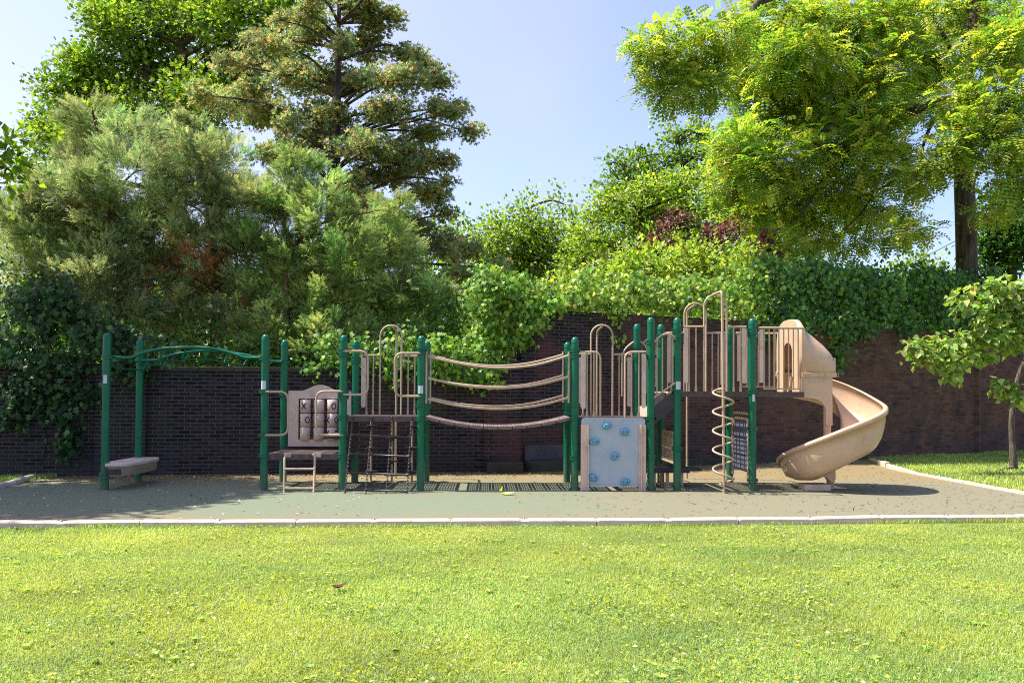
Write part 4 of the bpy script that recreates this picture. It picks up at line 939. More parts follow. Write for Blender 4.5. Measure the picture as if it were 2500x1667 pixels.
# 3 grey green cedar, left
Y = 5.2; b0 = base_of(270, Y); tk = [(b0, .16), (at(300, 700, Y), .13), (at(275, 560, Y), .10), (at(262, 430, Y), .07), (at(225, 270, Y), .02)]
l1 = [(222, 300, 45, 60), (205, 400, 60, 60), (150, 460, 60, 60), (230, 470, 80, 70), (330, 420, 80, 70), (320, 330, 45, 50), (110, 560, 70, 80), (200, 570, 90, 80), (300, 540, 90, 80), (130, 680, 80, 80), (250, 680, 100, 80), (60, 640, 60, 80), (340, 640, 80, 70), (300, 780, 100, 60), (180, 800, 90, 60), (60, 780, 70, 70), (30, 520, 45, 60)]
lb = lobes_px(l1, Y, .9, 6)
dead1 = [(z, c) for z, c in zip(lobes_px([(370, 640, 30, 24, 4.6), (345, 700, 26, 30, 4.6), (430, 605, 22, 14, 4.6)], Y), [(.62, .30, .17), (.38, .19, .12), (.6, .3, .15)])]
tree('cedar_tree', 'feathery grey green cedar at the left, lowest beside the ivy mass', 'tree', b0, tk, lb, 'spray', .22, 260, 13, .115, JG, [4, 3, 4, 2], mat='needle', barkm='barkred', seed=23, limb_r=.035, twig=8, up=1.0, dead=dead1)
# 4 second cedar with the rusty dead patch
Y = 5.6; b0 = base_of(520, Y); tk = [(b0, .16), (at(530, 760, Y), .13), (at(520, 600, Y), .10), (at(500, 450, Y), .06), (at(455, 290, Y), .02)]
l2 = [(455, 320, 45, 50), (420, 400, 70, 60), (500, 400, 70, 60), (570, 400, 50, 50), (460, 500, 90, 70), (570, 500, 80, 70), (400, 570, 70, 60), (500, 600, 90, 70), (600, 600, 70, 70), (420, 680, 80, 70), (530, 700, 90, 70), (480, 790, 100, 60), (600, 800, 80, 60), (390, 810, 80, 50), (620, 490, 50, 50)]
lb = lobes_px(l2, Y, .8, 8)
dead2 = [(z, c) for z, c in zip(lobes_px([(440, 615, 60, 34, 4.9), (520, 645, 50, 28, 4.9), (395, 640, 50, 45, 4.9), (500, 690, 40, 25, 4.9), (640, 760, 40, 40, 5)], Y), [(.70, .36, .19), (.6, .3, .16), (.5, .25, .14), (.42, .2, .1), (.3, .18, .1)])]
tree('cedar_tree', 'cedar with a rusty orange dead patch, between the grey green and the fresh green cedars', 'tree', b0, tk, lb, 'spray', .22, 260, 13, .115, JG+J2[:1], [4, 3, 3, 3, 2], mat='needle', barkm='barkred', seed=24, limb_r=.035, twig=8, up=1.0, dead=dead2)
# 5 fresh green cedar, middle
Y = 4.9; b0 = base_of(690, Y); tk = [(b0, .13), (at(685, 860, Y), .12), (at(705, 740, Y), .10), (at(720, 620, Y), .075), (at(690, 520, Y), .05), (at(735, 370, Y), .015)]
l3 = [(735, 385, 32, 40), (715, 450, 60, 45), (790, 470, 50, 35), (680, 520, 80, 60), (790, 545, 80, 60), (880, 560, 70, 50), (930, 520, 40, 28), (975, 505, 28, 18), (640, 620, 80, 60), (740, 640, 90, 70), (860, 640, 90, 60), (950, 600, 60, 45), (660, 730, 90, 60), (790, 740, 100, 70), (900, 730, 80, 60), (980, 690, 60, 45), (700, 820, 90, 50), (820, 830, 100, 45), (930, 800, 80, 50), (1030, 760, 70, 45), (1060, 720, 45, 30), (1050, 820, 60, 40), (640, 850, 60, 40)]
lb = lobes_px(l3, Y, .7, 9)
tree('cedar_tree', 'fresh green cedar with drooping sprays behind the net deck', 'tree', b0, tk, lb, 'spray', .20, 290, 13, .10, J2, [4, 3, 3, 2], mat='needle', barkm='barkred', seed=25, limb_r=.03, twig=9, up=.8,
     limbs=[(chain([(700, 720), (690, 610), (665, 540)], Y-.3), .05, .015)])
# dark understorey behind the low wall
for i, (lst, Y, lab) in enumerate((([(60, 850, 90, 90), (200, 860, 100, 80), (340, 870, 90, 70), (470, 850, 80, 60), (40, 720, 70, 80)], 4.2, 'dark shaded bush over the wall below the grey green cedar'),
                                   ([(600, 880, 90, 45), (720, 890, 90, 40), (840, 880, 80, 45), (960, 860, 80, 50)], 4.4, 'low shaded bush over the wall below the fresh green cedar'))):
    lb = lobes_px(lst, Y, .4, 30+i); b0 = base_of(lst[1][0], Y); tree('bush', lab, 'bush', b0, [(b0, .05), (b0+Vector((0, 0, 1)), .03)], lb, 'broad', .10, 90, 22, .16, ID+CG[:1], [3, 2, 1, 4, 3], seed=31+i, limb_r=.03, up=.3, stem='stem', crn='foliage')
# 6 broadleaf and mid-distance trees at the centre
def simple(name, lab, px, Y, lst, kind, size, dens, per, cr, cols, wts, seed, lr=.06, vb=640, jy=1.2, up=.3, flat=1., twig=5, bark_='bark', grp=None):
    b0 = base_of(px, Y); lb = lobes_px(lst, Y, jy, seed); vt = min(l[1] for l in lst)
    tk = [(b0, lr*2.2), (at(px, vb, Y), lr*1.8), (at(px+8, (vb+vt)/2, Y), lr*1.2), (at(px-5, vt+10, Y), lr*.3)]
    return tree(name, lab, 'tree' if 'bush' not in name and 'shrub' not in name else 'shrub', b0, tk, lb, kind, size, dens, per, cr, cols, wts, seed=seed, limb_r=lr, up=up, flat=flat, twig=twig, barkm=bark_, group=grp)
simple('broadleaf_tree', 'small leafy tree showing through right of the tall cypress, above the centre wall', 1110, 20, [(1070, 580, 60, 30), (1130, 590, 60, 40), (1180, 640, 60, 50), (1090, 650, 80, 50), (1040, 700, 60, 50), (1150, 720, 70, 50)], 'broad', .20, 30, 22, .35, MG, [4, 3, 2, 3], 40)
simple('round_tree', 'rounded light green tree left of the gap where the wall steps up', 1290, 19, [(1290, 530, 50, 50), (1350, 580, 55, 50), (1240, 570, 60, 50), (1200, 620, 60, 55), (1290, 620, 80, 60), (1370, 640, 70, 60), (1230, 690, 80, 50), (1320, 700, 80, 50), (1400, 560, 40, 40), (1210, 540, 25, 22), (1440, 620, 60, 40), (1260, 650, 70, 50), (1380, 500, 26, 24)], 'broad', .16, 48, 26, .28, MG+YG[:1], [3, 4, 4, 1, 2], 41, bark_='barkgrey')
simple('layered_tree', 'light green tree with flat layered branches in the right of centre', 1560, 15, [(1450, 540, 60, 26), (1500, 490, 70, 28), (1580, 460, 70, 26), (1660, 450, 80, 30), (1740, 430, 60, 30), (1540, 545, 90, 30), (1640, 520, 90, 34), (1740, 510, 80, 40), (1480, 600, 80, 32), (1590, 590, 90, 34), (1700, 600, 90, 40), (1800, 560, 80, 50), (1420, 640, 70, 35), (1520, 660, 90, 35), (1640, 670, 90, 35), (1800, 650, 90, 50), (1850, 500, 80, 60), (1780, 470, 70, 50), (1560, 510, 80, 30), (1430, 590, 60, 30), (1880, 560, 70, 60), (1680, 560, 90, 40), (1460, 500, 40, 20), (1900, 640, 80, 50)], 'broad', .15, 58, 22, .24, MG+YG, [2, 4, 4, 1, 3, 3, 2, 1], 42, lr=.06, flat=.6, twig=10)
simple('open_tree', 'open crowned dark branched tree rising above the layered tree', 1660, 21, [(1510, 400, 45, 22), (1560, 385, 45, 26), (1530, 440, 45, 18), (1490, 450, 30, 10), (1650, 350, 45, 26), (1700, 325, 35, 22), (1620, 395, 40, 18), (1690, 390, 60, 28), (1750, 370, 50, 40), (1610, 440, 60, 22), (1700, 440, 60, 22), (1730, 340, 40, 26), (1780, 400, 50, 40), (1820, 450, 60, 40), (1580, 420, 45, 18), (1540, 470, 60, 22), (1640, 480, 70, 26)], 'broad', .17, 60, 18, .24, MG, [4, 3, 1, 4], 43, lr=.07, flat=.6, twig=14, vb=520)
simple('purple_leaf_tree', 'purple leaved small tree showing between the green crowns', 1720, 8.6, [(1650, 540, 32, 22), (1618, 572, 28, 14), (1612, 608, 48, 14), (1740, 566, 36, 17), (1772, 590, 22, 12), (1865, 585, 30, 26), (1885, 640, 30, 22), (1790, 560, 26, 14)], 'broad', .12, 130, 14, .12, [(.17, .04, .09), (.25, .07, .13), (.09, .025, .05), (.28, .10, .10)], [4, 3, 3, 1], 44, lr=.03, jy=.3, twig=6)
simple('leafy_shrub', 'sunlit yellow green shrub above the wall behind the climbing panel deck', 1560, 7.6, [(1420, 690, 70, 40), (1500, 670, 80, 45), (1590, 660, 90, 45), (1690, 650, 90, 50), (1780, 670, 90, 45), (1860, 680, 80, 40), (1340, 710, 60, 30), (1560, 630, 50, 24), (1700, 625, 60, 30), (1810, 625, 50, 34)], 'broad', .13, 90, 18, .17, YG+MG[1:3], [4, 3, 4, 1, 2, 3], 45, lr=.025, jy=.4, vb=720)
simple('broadleaf_tree', 'distant pale tree top in the sky gap left of the big trunk', 2230, 33, [(2240, 655, 40, 22), (2190, 668, 40, 18), (2290, 662, 40, 20), (2246, 635, 12, 12)], 'broad', .28, 25, 16, .35, MG, [3, 3, 3, 1], 46, vb=690, lr=.05)
# 7 big tree of heaven at the right
Y = 10; b0 = base_of(2362, Y)
tk = [(b0, .34), (at(2360, 640, Y), .285), (at(2354, 440, Y), .27), (at(2350, 250, Y), .24), (at(2372, 60, Y), .18), (at(2395, -80, Y), .1)]
rl = [(1590, 110, 60, 45, 6.5), (1640, 210, 55, 50, 6.6), (1600, 165, 50, 40, 6.4), (1690, 130, 70, 60, 6.8), (1760, 90, 80, 55, 7), (1720, 220, 60, 50, 7), (1650, 235, 45, 28, 6.6), (1860, 50, 90, 60), (1960, 60, 100, 60), (1820, 170, 90, 60), (1900, 160, 90, 70), (1990, 140, 100, 60), (2080, 60, 110, 70), (2180, 50, 100, 70), (2300, 40, 100, 60), (2420, 40, 90, 70), (1860, 270, 80, 60), (1960, 260, 90, 70), (2060, 220, 90, 70), (2150, 170, 90, 70), (2250, 150, 90, 70), (1800, 350, 70, 60), (1790, 440, 50, 60), (1850, 420, 90, 70), (1840, 520, 80, 50), (1930, 380, 90, 70), (1930, 500, 90, 60), (2030, 340, 90, 70), (2030, 470, 90, 60), (1990, 570, 80, 40), (2110, 380, 80, 70), (2120, 290, 80, 60), (2100, 500, 70, 60), (2190, 400, 60, 60), (1900, 600, 70, 35), (2080, 590, 60, 28), (2200, 260, 80, 60), (2160, 560, 40, 26), (2190, 500, 50, 40)]
rl += [(2440, 120, 80, 60, 7), (2480, 220, 60, 60, 6.6), (2330, 330, 70, 60, 7.4), (2400, 270, 70, 60, 7), (2290, 400, 60, 40, 7.4), (2400, 360, 60, 50, 7), (2470, 330, 60, 60, 6.6), (2240, 430, 50, 35, 7.6), (2330, 240, 60, 50, 7.6), (2470, 430, 50, 40, 6.8), (2440, 500, 50, 25, 7.2), (2220, 560, 70, 18, 7.6), (2480, 90, 60, 50, 6.4)]
lb = lobes_px(rl, Y, 1.6, 12)
tree('tree_of_heaven', 'huge yellow green tree with feather shaped leaves and dark upright trunk, upper right', 'tree', b0, tk, lb, 'pinnate', .38, 88, 9, .15, YG, [4, 4, 4, 2], seed=50, limb_r=.03, twig=4, up=-.05, nup=1.3, droop=.16, flat=.55, cj=.26, noauto=True,
     limbs=[(chain([(2350, 300), (2400, 210), (2480, 160)], Y-1), .1, .03), (chain([(2300, 262), (2262, 330), (2240, 420)], Y-1), .07, .02), (chain([(2110, 276), (2050, 380), (1990, 470), (1930, 560)], Y-1), .08, .02), (chain([(1968, 368), (1900, 430), (1830, 470)], Y-1), .04, .012), (chain([(2150, 430), (2110, 510), (2050, 570)], Y-.8), .05, .015), (chain([(2181, 150), (2150, 60), (2060, 20)], Y), .09, .03), (chain([(2350, 180), (2300, 80), (2260, 10)], Y-.5), .09, .03), (chain([(1835, 45), (1760, 140), (1700, 220)], Y-2.8), .04, .012), (chain([(2345, 360), (2300, 420), (2230, 440)], Y-1), .05, .015), (chain([(2380, 100), (2430, 220), (2450, 380)], Y-1.5), .07, .02), (chain([(2350, 190), (2270, 150), (2181, 150), (2074, 175), (1963, 236), (1890, 300)], Y-.4), .19, .05), (chain([(2345, 240), (2260, 262), (2186, 298), (2160, 350), (2150, 430)], Y-.8), .16, .04),
            (chain([(2250, 262), (2154, 266), (2074, 280), (2010, 325), (1968, 368)], Y-1.2), .10, .03), (chain([(2360, -60), (2100, -60), (1867, 0), (1835, 45), (1750, 90), (1660, 110)], Y-2.5), .14, .03), (chain([(2340, 420), (2240, 420), (2130, 470), (2000, 520)], Y), .08, .02)])
# dark tree at the far right edge
simple('ivy_covered_tree', 'dark ivy covered tree at the right edge behind the big trunk', 2470, 13, [(2450, 560, 50, 70), (2490, 470, 50, 70), (2490, 600, 50, 80), (2440, 650, 55, 45), (2500, 380, 50, 60), (2420, 500, 30, 40), (2410, 610, 30, 40)], 'broad', .17, 80, 24, .22, ID+MG[:1], [4, 3, 2, 3, 2], 51, lr=.09, jy=.5)
# 8 redbud sapling, front right
Y = 3.6; bs = G(2475, 1146); Y = bs.y
tk = [(bs, .085), (at(2472, 1090, Y), .065), (at(2470, 1030, Y), .06), (at(2478, 960, Y), .055), (at(2492, 905, Y), .05), (at(2530, 820, Y-.2), .04), (at(2560, 720, Y-.4), .02)]
rb = []
for pts, w_ in (([(2240, 850), (2290, 845), (2340, 835), (2390, 825), (2440, 815), (2500, 800), (2560, 790)], 30), ([(2260, 880), (2310, 885), (2350, 880)], 22), ([(2310, 905), (2330, 915)], 16), ([(2370, 860), (2410, 865)], 18), ([(2350, 722), (2400, 712), (2450, 705), (2500, 700)], 16), ([(2345, 750), (2400, 745), (2450, 740), (2500, 735)], 20), ([(2430, 695), (2480, 715), (2530, 700), (2540, 760), (2490, 770), (2440, 770)], 22), ([(2530, 825), (2560, 860), (2480, 845)], 24), ([(2420, 720), (2470, 735)], 20), ([(2400, 790), (2450, 785), (2490, 790)], 22), ([(2440, 945), (2470, 962)], 22)):
    for u, v in pts: rb.append((u, v, w_*1.2, w_*.45, Y-.9-.0006*(2500-u)))
lb = lobes_px(rb, Y, 0, 3)
lm = [(chain([(2500, 880), (2430, 830), (2340, 838), (2240, 858)], Y-.8), .022, .006), (chain([(2550, 740), (2450, 705), (2340, 722)], Y-.9), .02, .006), (chain([(2540, 780), (2450, 745), (2345, 752)], Y-.9), .02, .005), (chain([(2484, 940), (2460, 950), (2440, 955)], Y-.3), .012, .005)]
tree('redbud_sapling', 'young tree with heart shaped pale green leaves at the right edge, thin leaning trunk', 'tree', bs, tk, lb, 'heart', .12, 420, 8, .075, [(.32, .44, .09), (.42, .52, .14), (.20, .34, .06), (.46, .38, .14)], [4, 4, 3, .6], barkm='barkgrey', seed=60, limbs=lm, noauto=True, twig=0, up=-.9, nup=.5, droop=.5)
b = M(); b.tube(smooth_path([bs+Vector((-.02, -.02, .05)), bs+Vector((-.25, -.15, .03)), bs+Vector((-.6, -.3, .0))], 4), [.05, .05, .04, .04, .03, .03, .02, .02, .01], 6); b.build('root', 'barkgrey', bpy.data.objects['redbud_sapling'])
# 9 shade tree beyond the left frame edge (its tips enter the frame)
wl = [(np.array(c, float), np.array(r, float)) for c, r in (((-10.6, 0.4, 10.6), (1.4, 1.6, .8)), ((-10.9, 2.6, 11.2), (1.4, 1.6, .8)), ((-11.3, -1.6, 10.0), (1.3, 1.5, .8)), ((-12.6, 1.2, 11.2), (1.8, 1.9, 1.0)), ((-13.2, -1.4, 10.4), (1.7, 1.7, 1.0)), ((-14.6, .8, 10.8), (1.7, 1.9, 1.1)), ((-14.8, 3.0, 10.8), (1.7, 1.7, 1.1)), ((-13.5, 1, 8.5), (1.5, 1.5, 1.0)), ((-15, -1.5, 9.6), (1.5, 1.5, 1.0)), ((-10.2, 2.6, 11.8), (1.3, 1.3, .7)), ((-10.4, 0.6, 10.8), (1.2, 1.3, .6)), ((-10.6, 1.5, 12), (1.3, 1.3, .8)))]
for c_, r0 in wl: c_[1] -= 1.1
wl += lobes_px([(8, 360, 25, 22, 2.6), (15, 410, 28, 26, 2.6), (25, 385, 16, 12, 2.6)], 2.6)
tree('shade_tree', 'broad tree at the left frame edge, only its leafy branch tips in the picture', 'tree', (-13.2, .5, 0), [(Vector((-13.2, .5, 0)), .36), (Vector((-13.0, .4, 4)), .3), (Vector((-12.7, .6, 7.5)), .24), (Vector((-12.5, .8, 10.5)), .12)], wl, 'broad', .17, 85, 30, .24, MG, [4, 3, 2, 2], seed=70, limb_r=.08)
# ================================================================= ivy on the walls
def ivy(label, lst, dens, per, cr, size, cols, wts, seed, stems, kind='lobed'):
    g = np.random.default_rng(seed); L = []
    for t in lst:
        u, v, a, c = t[:4]; v += g.uniform(-9, 9); a *= g.uniform(.8, 1.2); c *= g.uniform(.75, 1.2)
        # depth: on the wall face at that column
        Yw = 3.0
        for _ in range(6): Yw = wy(at(u, v, Yw).x)
        Yw += t[4] if len(t) > 4 else -.05
        p = at(u, v, Yw); k = (Yw+CAMD)/F_; L.append((np.array(p), np.array((a*k, t[5] if len(t) > 5 else .32, c*k))))
    P, O, Lb = clusters(L, dens, g, .8); k = P[:, 2] > .05; P, O = P[k], O[k]
    root = empty('ivy', (L[0][0][0], L[0][0][1], 0), label, 'ivy'); b = M()
    for sp in stems:
        q = []
        for u, v in sp:
            Yw = 3.0
            for _ in range(6): Yw = wy(at(u, v, Yw).x)
            q.append(at(u, v, Yw-.03))
        b.tube(smooth_path(q, 3), .012, 5)
    b.build('vine_stem', 'bark', root)
    n = len(P); ci = np.repeat(np.arange(n), per); off = g.normal(size=(n*per, 3))*cr; pos = P[ci]+off
    Nn = unit(np.array([-.15, -.75, .55])+O[ci]*.45+g.normal(0, .38, pos.shape)); D = unit(np.array([0, -.25, -1.0])+g.normal(0, .5, pos.shape))
    V, Fc, cc = scatter(kind, pos, D, Nn, size*g.uniform(.6, 1.25, len(pos)), palette(len(pos), cols, wts, .2, ci, .2, g)); mesh_np('foliage', V, Fc, 'ivy', cc, root, tuple(root.location)); return root
ivy('bright green ivy column hanging over the centre wall beside the bridge', [(1215, 670, 55, 28), (1270, 690, 40, 26), (1170, 740, 35, 45), (1225, 790, 60, 60, .1), (1140, 900, 50, 25), (1180, 700, 40, 40), (1240, 705, 70, 50), (1200, 760, 60, 60), (1270, 760, 65, 45), (1320, 740, 40, 25), (1190, 820, 55, 60), (1250, 820, 55, 45), (1150, 860, 50, 40), (1210, 880, 50, 30), (1100, 860, 55, 35), (1110, 905, 50, 25), (1160, 915, 50, 22), (1060, 850, 40, 35), (1070, 900, 35, 22), (1200, 925, 25, 14), (1300, 790, 22, 20)], 230, 11, .10, .105, IV, [3, 4, 4, 1], 80, [[(1290, 800), (1240, 860), (1200, 930)], [(1330, 760), (1300, 800), (1280, 840)]])
ivy('leafy ivy draped over the low wall behind the net deck', [(800, 840, 40, 25), (830, 870, 40, 30), (860, 890, 35, 22), (900, 870, 45, 40), (950, 860, 45, 40), (990, 870, 40, 40), (1020, 900, 35, 28), (960, 910, 40, 18), (880, 840, 40, 25), (1000, 830, 35, 25), (760, 890, 20, 12)], 210, 10, .10, .10, IV+ID[:2], [3, 3, 3, 2, 2, 2], 81, [[(820, 900), (860, 920)]])
ivy('sunlit yellow green ivy along the top of the wall in the right of centre', [(1360, 728, 45, 20, .1), (1420, 735, 45, 20, .1), (1480, 735, 45, 22, .1), (1540, 700, 50, 24), (1300, 715, 40, 26), (1640, 700, 60, 26), (1340, 715, 40, 22), (1400, 715, 50, 26), (1450, 720, 50, 26), (1500, 725, 50, 30), (1560, 730, 55, 36), (1610, 740, 55, 45), (1670, 740, 60, 50), (1730, 735, 60, 55), (1790, 740, 60, 60), (1850, 720, 60, 50), (1360, 745, 20, 10), (1440, 690, 60, 20), (1560, 690, 60, 22), (1700, 690, 70, 24), (1820, 680, 60, 24), (1515, 770, 6, 30), (1520, 830, 7, 25), (1500, 760, 20, 12)], 200, 11, .11, .10, YG[:2]+IV, [3, 3, 3, 3, 4, 1], 82, [[(1510, 750), (1518, 850)], [(1440, 770), (1448, 800)]])
ivy('dark glossy ivy over the wall top between the slide and the big trunk', [(1960, 670, 60, 30), (2060, 675, 60, 30), (2160, 680, 60, 30), (2260, 680, 60, 30), (2340, 690, 50, 30), (1880, 650, 50, 24), (2000, 740, 70, 50, .1), (2120, 750, 70, 50, .1), (2240, 750, 70, 50, .1), (2330, 755, 60, 45, .1), (2400, 790, 40, 30), (1880, 690, 50, 35), (1930, 700, 60, 45), (1990, 700, 60, 50), (2050, 700, 60, 50), (2110, 710, 60, 50), (2170, 700, 60, 45), (2230, 700, 60, 45), (2290, 705, 60, 45), (2350, 720, 50, 45), (1900, 760, 60, 50), (1960, 770, 60, 45), (2030, 780, 60, 50), (2090, 790, 60, 45), (2150, 770, 60, 40), (2210, 790, 50, 45), (2280, 780, 50, 40), (2340, 790, 50, 30), (1930, 820, 40, 25), (2050, 840, 30, 22), (2040, 870, 20, 22), (1860, 800, 50, 30), (2400, 740, 50, 50), (2450, 740, 50, 50), (2000, 655, 50, 16), (2100, 660, 50, 14), (2420, 690, 40, 30)], 200, 12, .12, .115, ID+IV[:2], [2, 4, 4, 1, 3, 2], 83, [[(2040, 800), (2045, 880)]])
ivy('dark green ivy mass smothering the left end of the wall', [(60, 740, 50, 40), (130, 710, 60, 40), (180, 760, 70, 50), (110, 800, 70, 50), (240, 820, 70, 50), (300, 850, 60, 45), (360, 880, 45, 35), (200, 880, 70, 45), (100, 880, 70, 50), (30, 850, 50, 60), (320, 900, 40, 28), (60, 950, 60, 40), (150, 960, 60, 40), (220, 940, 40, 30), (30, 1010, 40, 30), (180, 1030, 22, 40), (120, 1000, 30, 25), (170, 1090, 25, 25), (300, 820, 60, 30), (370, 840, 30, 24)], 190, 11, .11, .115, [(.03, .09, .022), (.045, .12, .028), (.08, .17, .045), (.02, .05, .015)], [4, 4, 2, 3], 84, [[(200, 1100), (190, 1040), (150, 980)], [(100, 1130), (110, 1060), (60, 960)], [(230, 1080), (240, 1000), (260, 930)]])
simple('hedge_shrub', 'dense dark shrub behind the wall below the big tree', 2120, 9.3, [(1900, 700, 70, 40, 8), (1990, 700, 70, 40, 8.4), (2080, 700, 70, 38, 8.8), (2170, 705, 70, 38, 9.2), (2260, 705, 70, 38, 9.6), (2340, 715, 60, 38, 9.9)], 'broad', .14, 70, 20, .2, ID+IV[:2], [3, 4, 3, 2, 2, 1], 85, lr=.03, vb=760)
simple('broadleaf_shrub', 'leafy green shrub filling the space behind the centre ivy column', 1330, 5.6, [(1230, 730, 60, 40), (1310, 735, 60, 35), (1390, 735, 60, 35), (1470, 740, 60, 35), (1130, 790, 60, 50), (1160, 860, 60, 50), (1060, 860, 50, 50), (1560, 745, 60, 35)], 'broad', .12, 85, 20, .17, MG+IV[:2], [3, 3, 1, 3, 2, 2], 86, lr=.025, vb=800, jy=.3)
# distant wood behind everything
g = np.random.default_rng(90); n = 5200; a = g.uniform(-62, 62, n); yy = g.uniform(36, 46, n); hh = np.where(a < -2, 9.5, 7.4)+1.3*np.sin(a*.5)+.8*np.sin(a*1.3)
Pw = np.stack([a, yy, g.random(n)**.8*hh], 1); ci = np.repeat(np.arange(n), 9); pos = Pw[ci]+g.normal(0, .45, (n*9, 3))
V, Fc, cc = scatter('broad', pos, g.normal(size=pos.shape), unit(np.array([0, -.4, .8])+g.normal(0, .5, pos.shape)), g.uniform(.5, .9, len(pos)), palette(len(pos), MG, [4, 3, 1, 3], .2, ci, .2, g)); o = mesh_np('far_wood', V, Fc, 'leaf', cc); tag(o, 'far off band of green woodland behind the garden trees', 'woodland', kind='stuff')
# overhead cable
b = M(); p, q = at(2205, 652, 26), at(2345, 580, 26); b.tube([p-(q-p)*4, p.lerp(q, .5)-Vector((0, 0, .05)), q+(q-p)*4], .018, 5); o = b.build('overhead_cable', 'wire'); tag(o, 'thin black overhead cable crossing the sky gap left of the big trunk', 'cable')
# ================================================================= grass, leaves, litter
def lowf(x, y, s, seed):
    g = np.random.default_rng(seed); v = 0
    for k in range(7):
        a = g.uniform(0, 6.28); f = s*g.uniform(.5, 1.8); v = v+np.sin((x*np.cos(a)+y*np.sin(a))*f+g.uniform(0, 6.28)+1.3*np.sin(y*f*.7+k))
    return v/7**.5
def blades(name, label, x, y, hmin, hmax, wd, seed, lean=.5, green=0.):
    g = np.random.default_rng(seed); n = len(x); h = g.uniform(hmin, hmax, n)*(1+.35*np.clip(lowf(x, y, 1.2, 5), -1, 1)); a = g.uniform(0, 6.283, n); l = np.abs(g.normal(0, lean, n))
    d = np.stack([np.cos(a), np.sin(a)], 1); px = np.stack([-d[:, 1], d[:, 0]], 1); w_ = wd*g.uniform(.6, 1.4, n)
    b0 = np.stack([x, y, np.zeros(n)], 1); s3 = np.zeros((n, 3)); s3[:, :2] = px*w_[:, None]/2; m3 = np.zeros((n, 3)); m3[:, :2] = d*(l*h*.45)[:, None]; m3[:, 2] = h*.62; t3 = np.zeros((n, 3)); t3[:, :2] = d*(l*h*1.25)[:, None]; t3[:, 2] = h/np.sqrt(1+l*l)
    V = np.stack([b0-s3, b0+s3, b0+m3+s3*.8, b0+m3-s3*.8, b0+t3], 1).reshape(-1, 3); k = np.arange(n)[:, None]*5
    Fc = np.concatenate([k+np.array([[0, 1, 2]]), k+np.array([[0, 2, 3]]), k+np.array([[3, 2, 4]])], 0)
    f1 = lowf(x, y, 2.1, 11)+.7*lowf(x, y, 6.5, 12); f2 = lowf(x, y, 1.6, 13)+.7*lowf(x, y, 5, 14)
    pal = np.array([(.42, .51, .085), (.31, .47, .12), (.50, .52, .23), (.22, .36, .10), (.38, .49, .25)]); L = np.stack([.95+.65*f1, 1.0-.6*f1+green, .6+.45*f2, .4-.3*f1+green, .55-.5*f2], 1).clip(.04); L /= L.sum(1, keepdims=True); cs = L.cumsum(1); kk = (g.random((n, 1)) > cs).sum(1).clip(0, 4); col = pal[kk]*(1+g.normal(0, .17, (n, 1)))*(1+.10*f2[:, None])
    o = mesh_np(name, V, Fc, 'grass', np.repeat(col.clip(.01), 5, 0)); tag(o, label, 'grass', kind='stuff'); return o
g = np.random.default_rng(100)
N = 500000; v = g.uniform(0, 1, N); yy = -9.3+(v**1.05)*5.72; half = (yy+CAMD)*.70+.35; xx = CAMX+(yy+CAMD)*.035+g.uniform(-1, 1, N)*half
ye = -3.66+np.interp(xx, [p[0] for p in kx], [p[1]+3.66 for p in kx])-.03; k = (yy < ye)&(g.random(N) > .25*(lowf(xx, yy, 3, 77) > 1.1)); xx, yy = xx[k], yy[k]
blades('front_grass', 'sunlit yellow green lawn grass in front of the kerb', xx, yy, .012, .034, .0048, 101, lean=.8)
N = 150000; yo = -9.6+g.random(N)*6.0; sd = np.where(g.random(N) < .5, -1, 1); xo = CAMX+(yo+CAMD)*.035+sd*((yo+CAMD)*.70+.35+g.random(N)*4.2); k = yo < np.interp(xo, [p[0] for p in kx], [p[1] for p in kx])-.03; blades('outer_grass', 'lawn grass continuing past both ends of the front lawn', xo[k], yo[k], .015, .042, .009, 105)
N = 9000; xe = g.uniform(-4.6, 8.5, N); yk = np.interp(xe, [p[0] for p in kx], [p[1] for p in kx]); xe = xe[g.random(len(xe)) < np.clip(.5+.5*lowf(xe, xe*0, 3, 31), .08, 1)]; yk = np.interp(xe, [p[0] for p in kx], [p[1] for p in kx])
blades('kerb_grass', 'longer grass tufts along the front kerb timbers', xe, yk-.055-np.abs(g.normal(0, .025, len(xe))), .02, .062, .006, 102)
N = 90000; xr = g.uniform(9.5, 20, N); yr = g.uniform(-1.2, 12, N); k = (yr < np.array([wy(t) for t in xr])-.02)&((xr-CAMX) < (yr+CAMD)*.68+.6)&(xr > 9.55+.28*np.clip(yr-3.5, 0, 9)); blades('side_grass', 'half shaded grass below the young tree at the right', xr[k], yr[k], .03, .08, .013, 103, green=.4)
N = 16000; xl = g.uniform(-9.5, -6.68, N); yl = g.uniform(-1, 2.3, N); k = yl < np.array([wy(t) for t in xl])-.02; blades('corner_grass', 'shaded green grass in the left corner by the ivy', xl[k], yl[k], .03, .09, .012, 104, green=1.2)
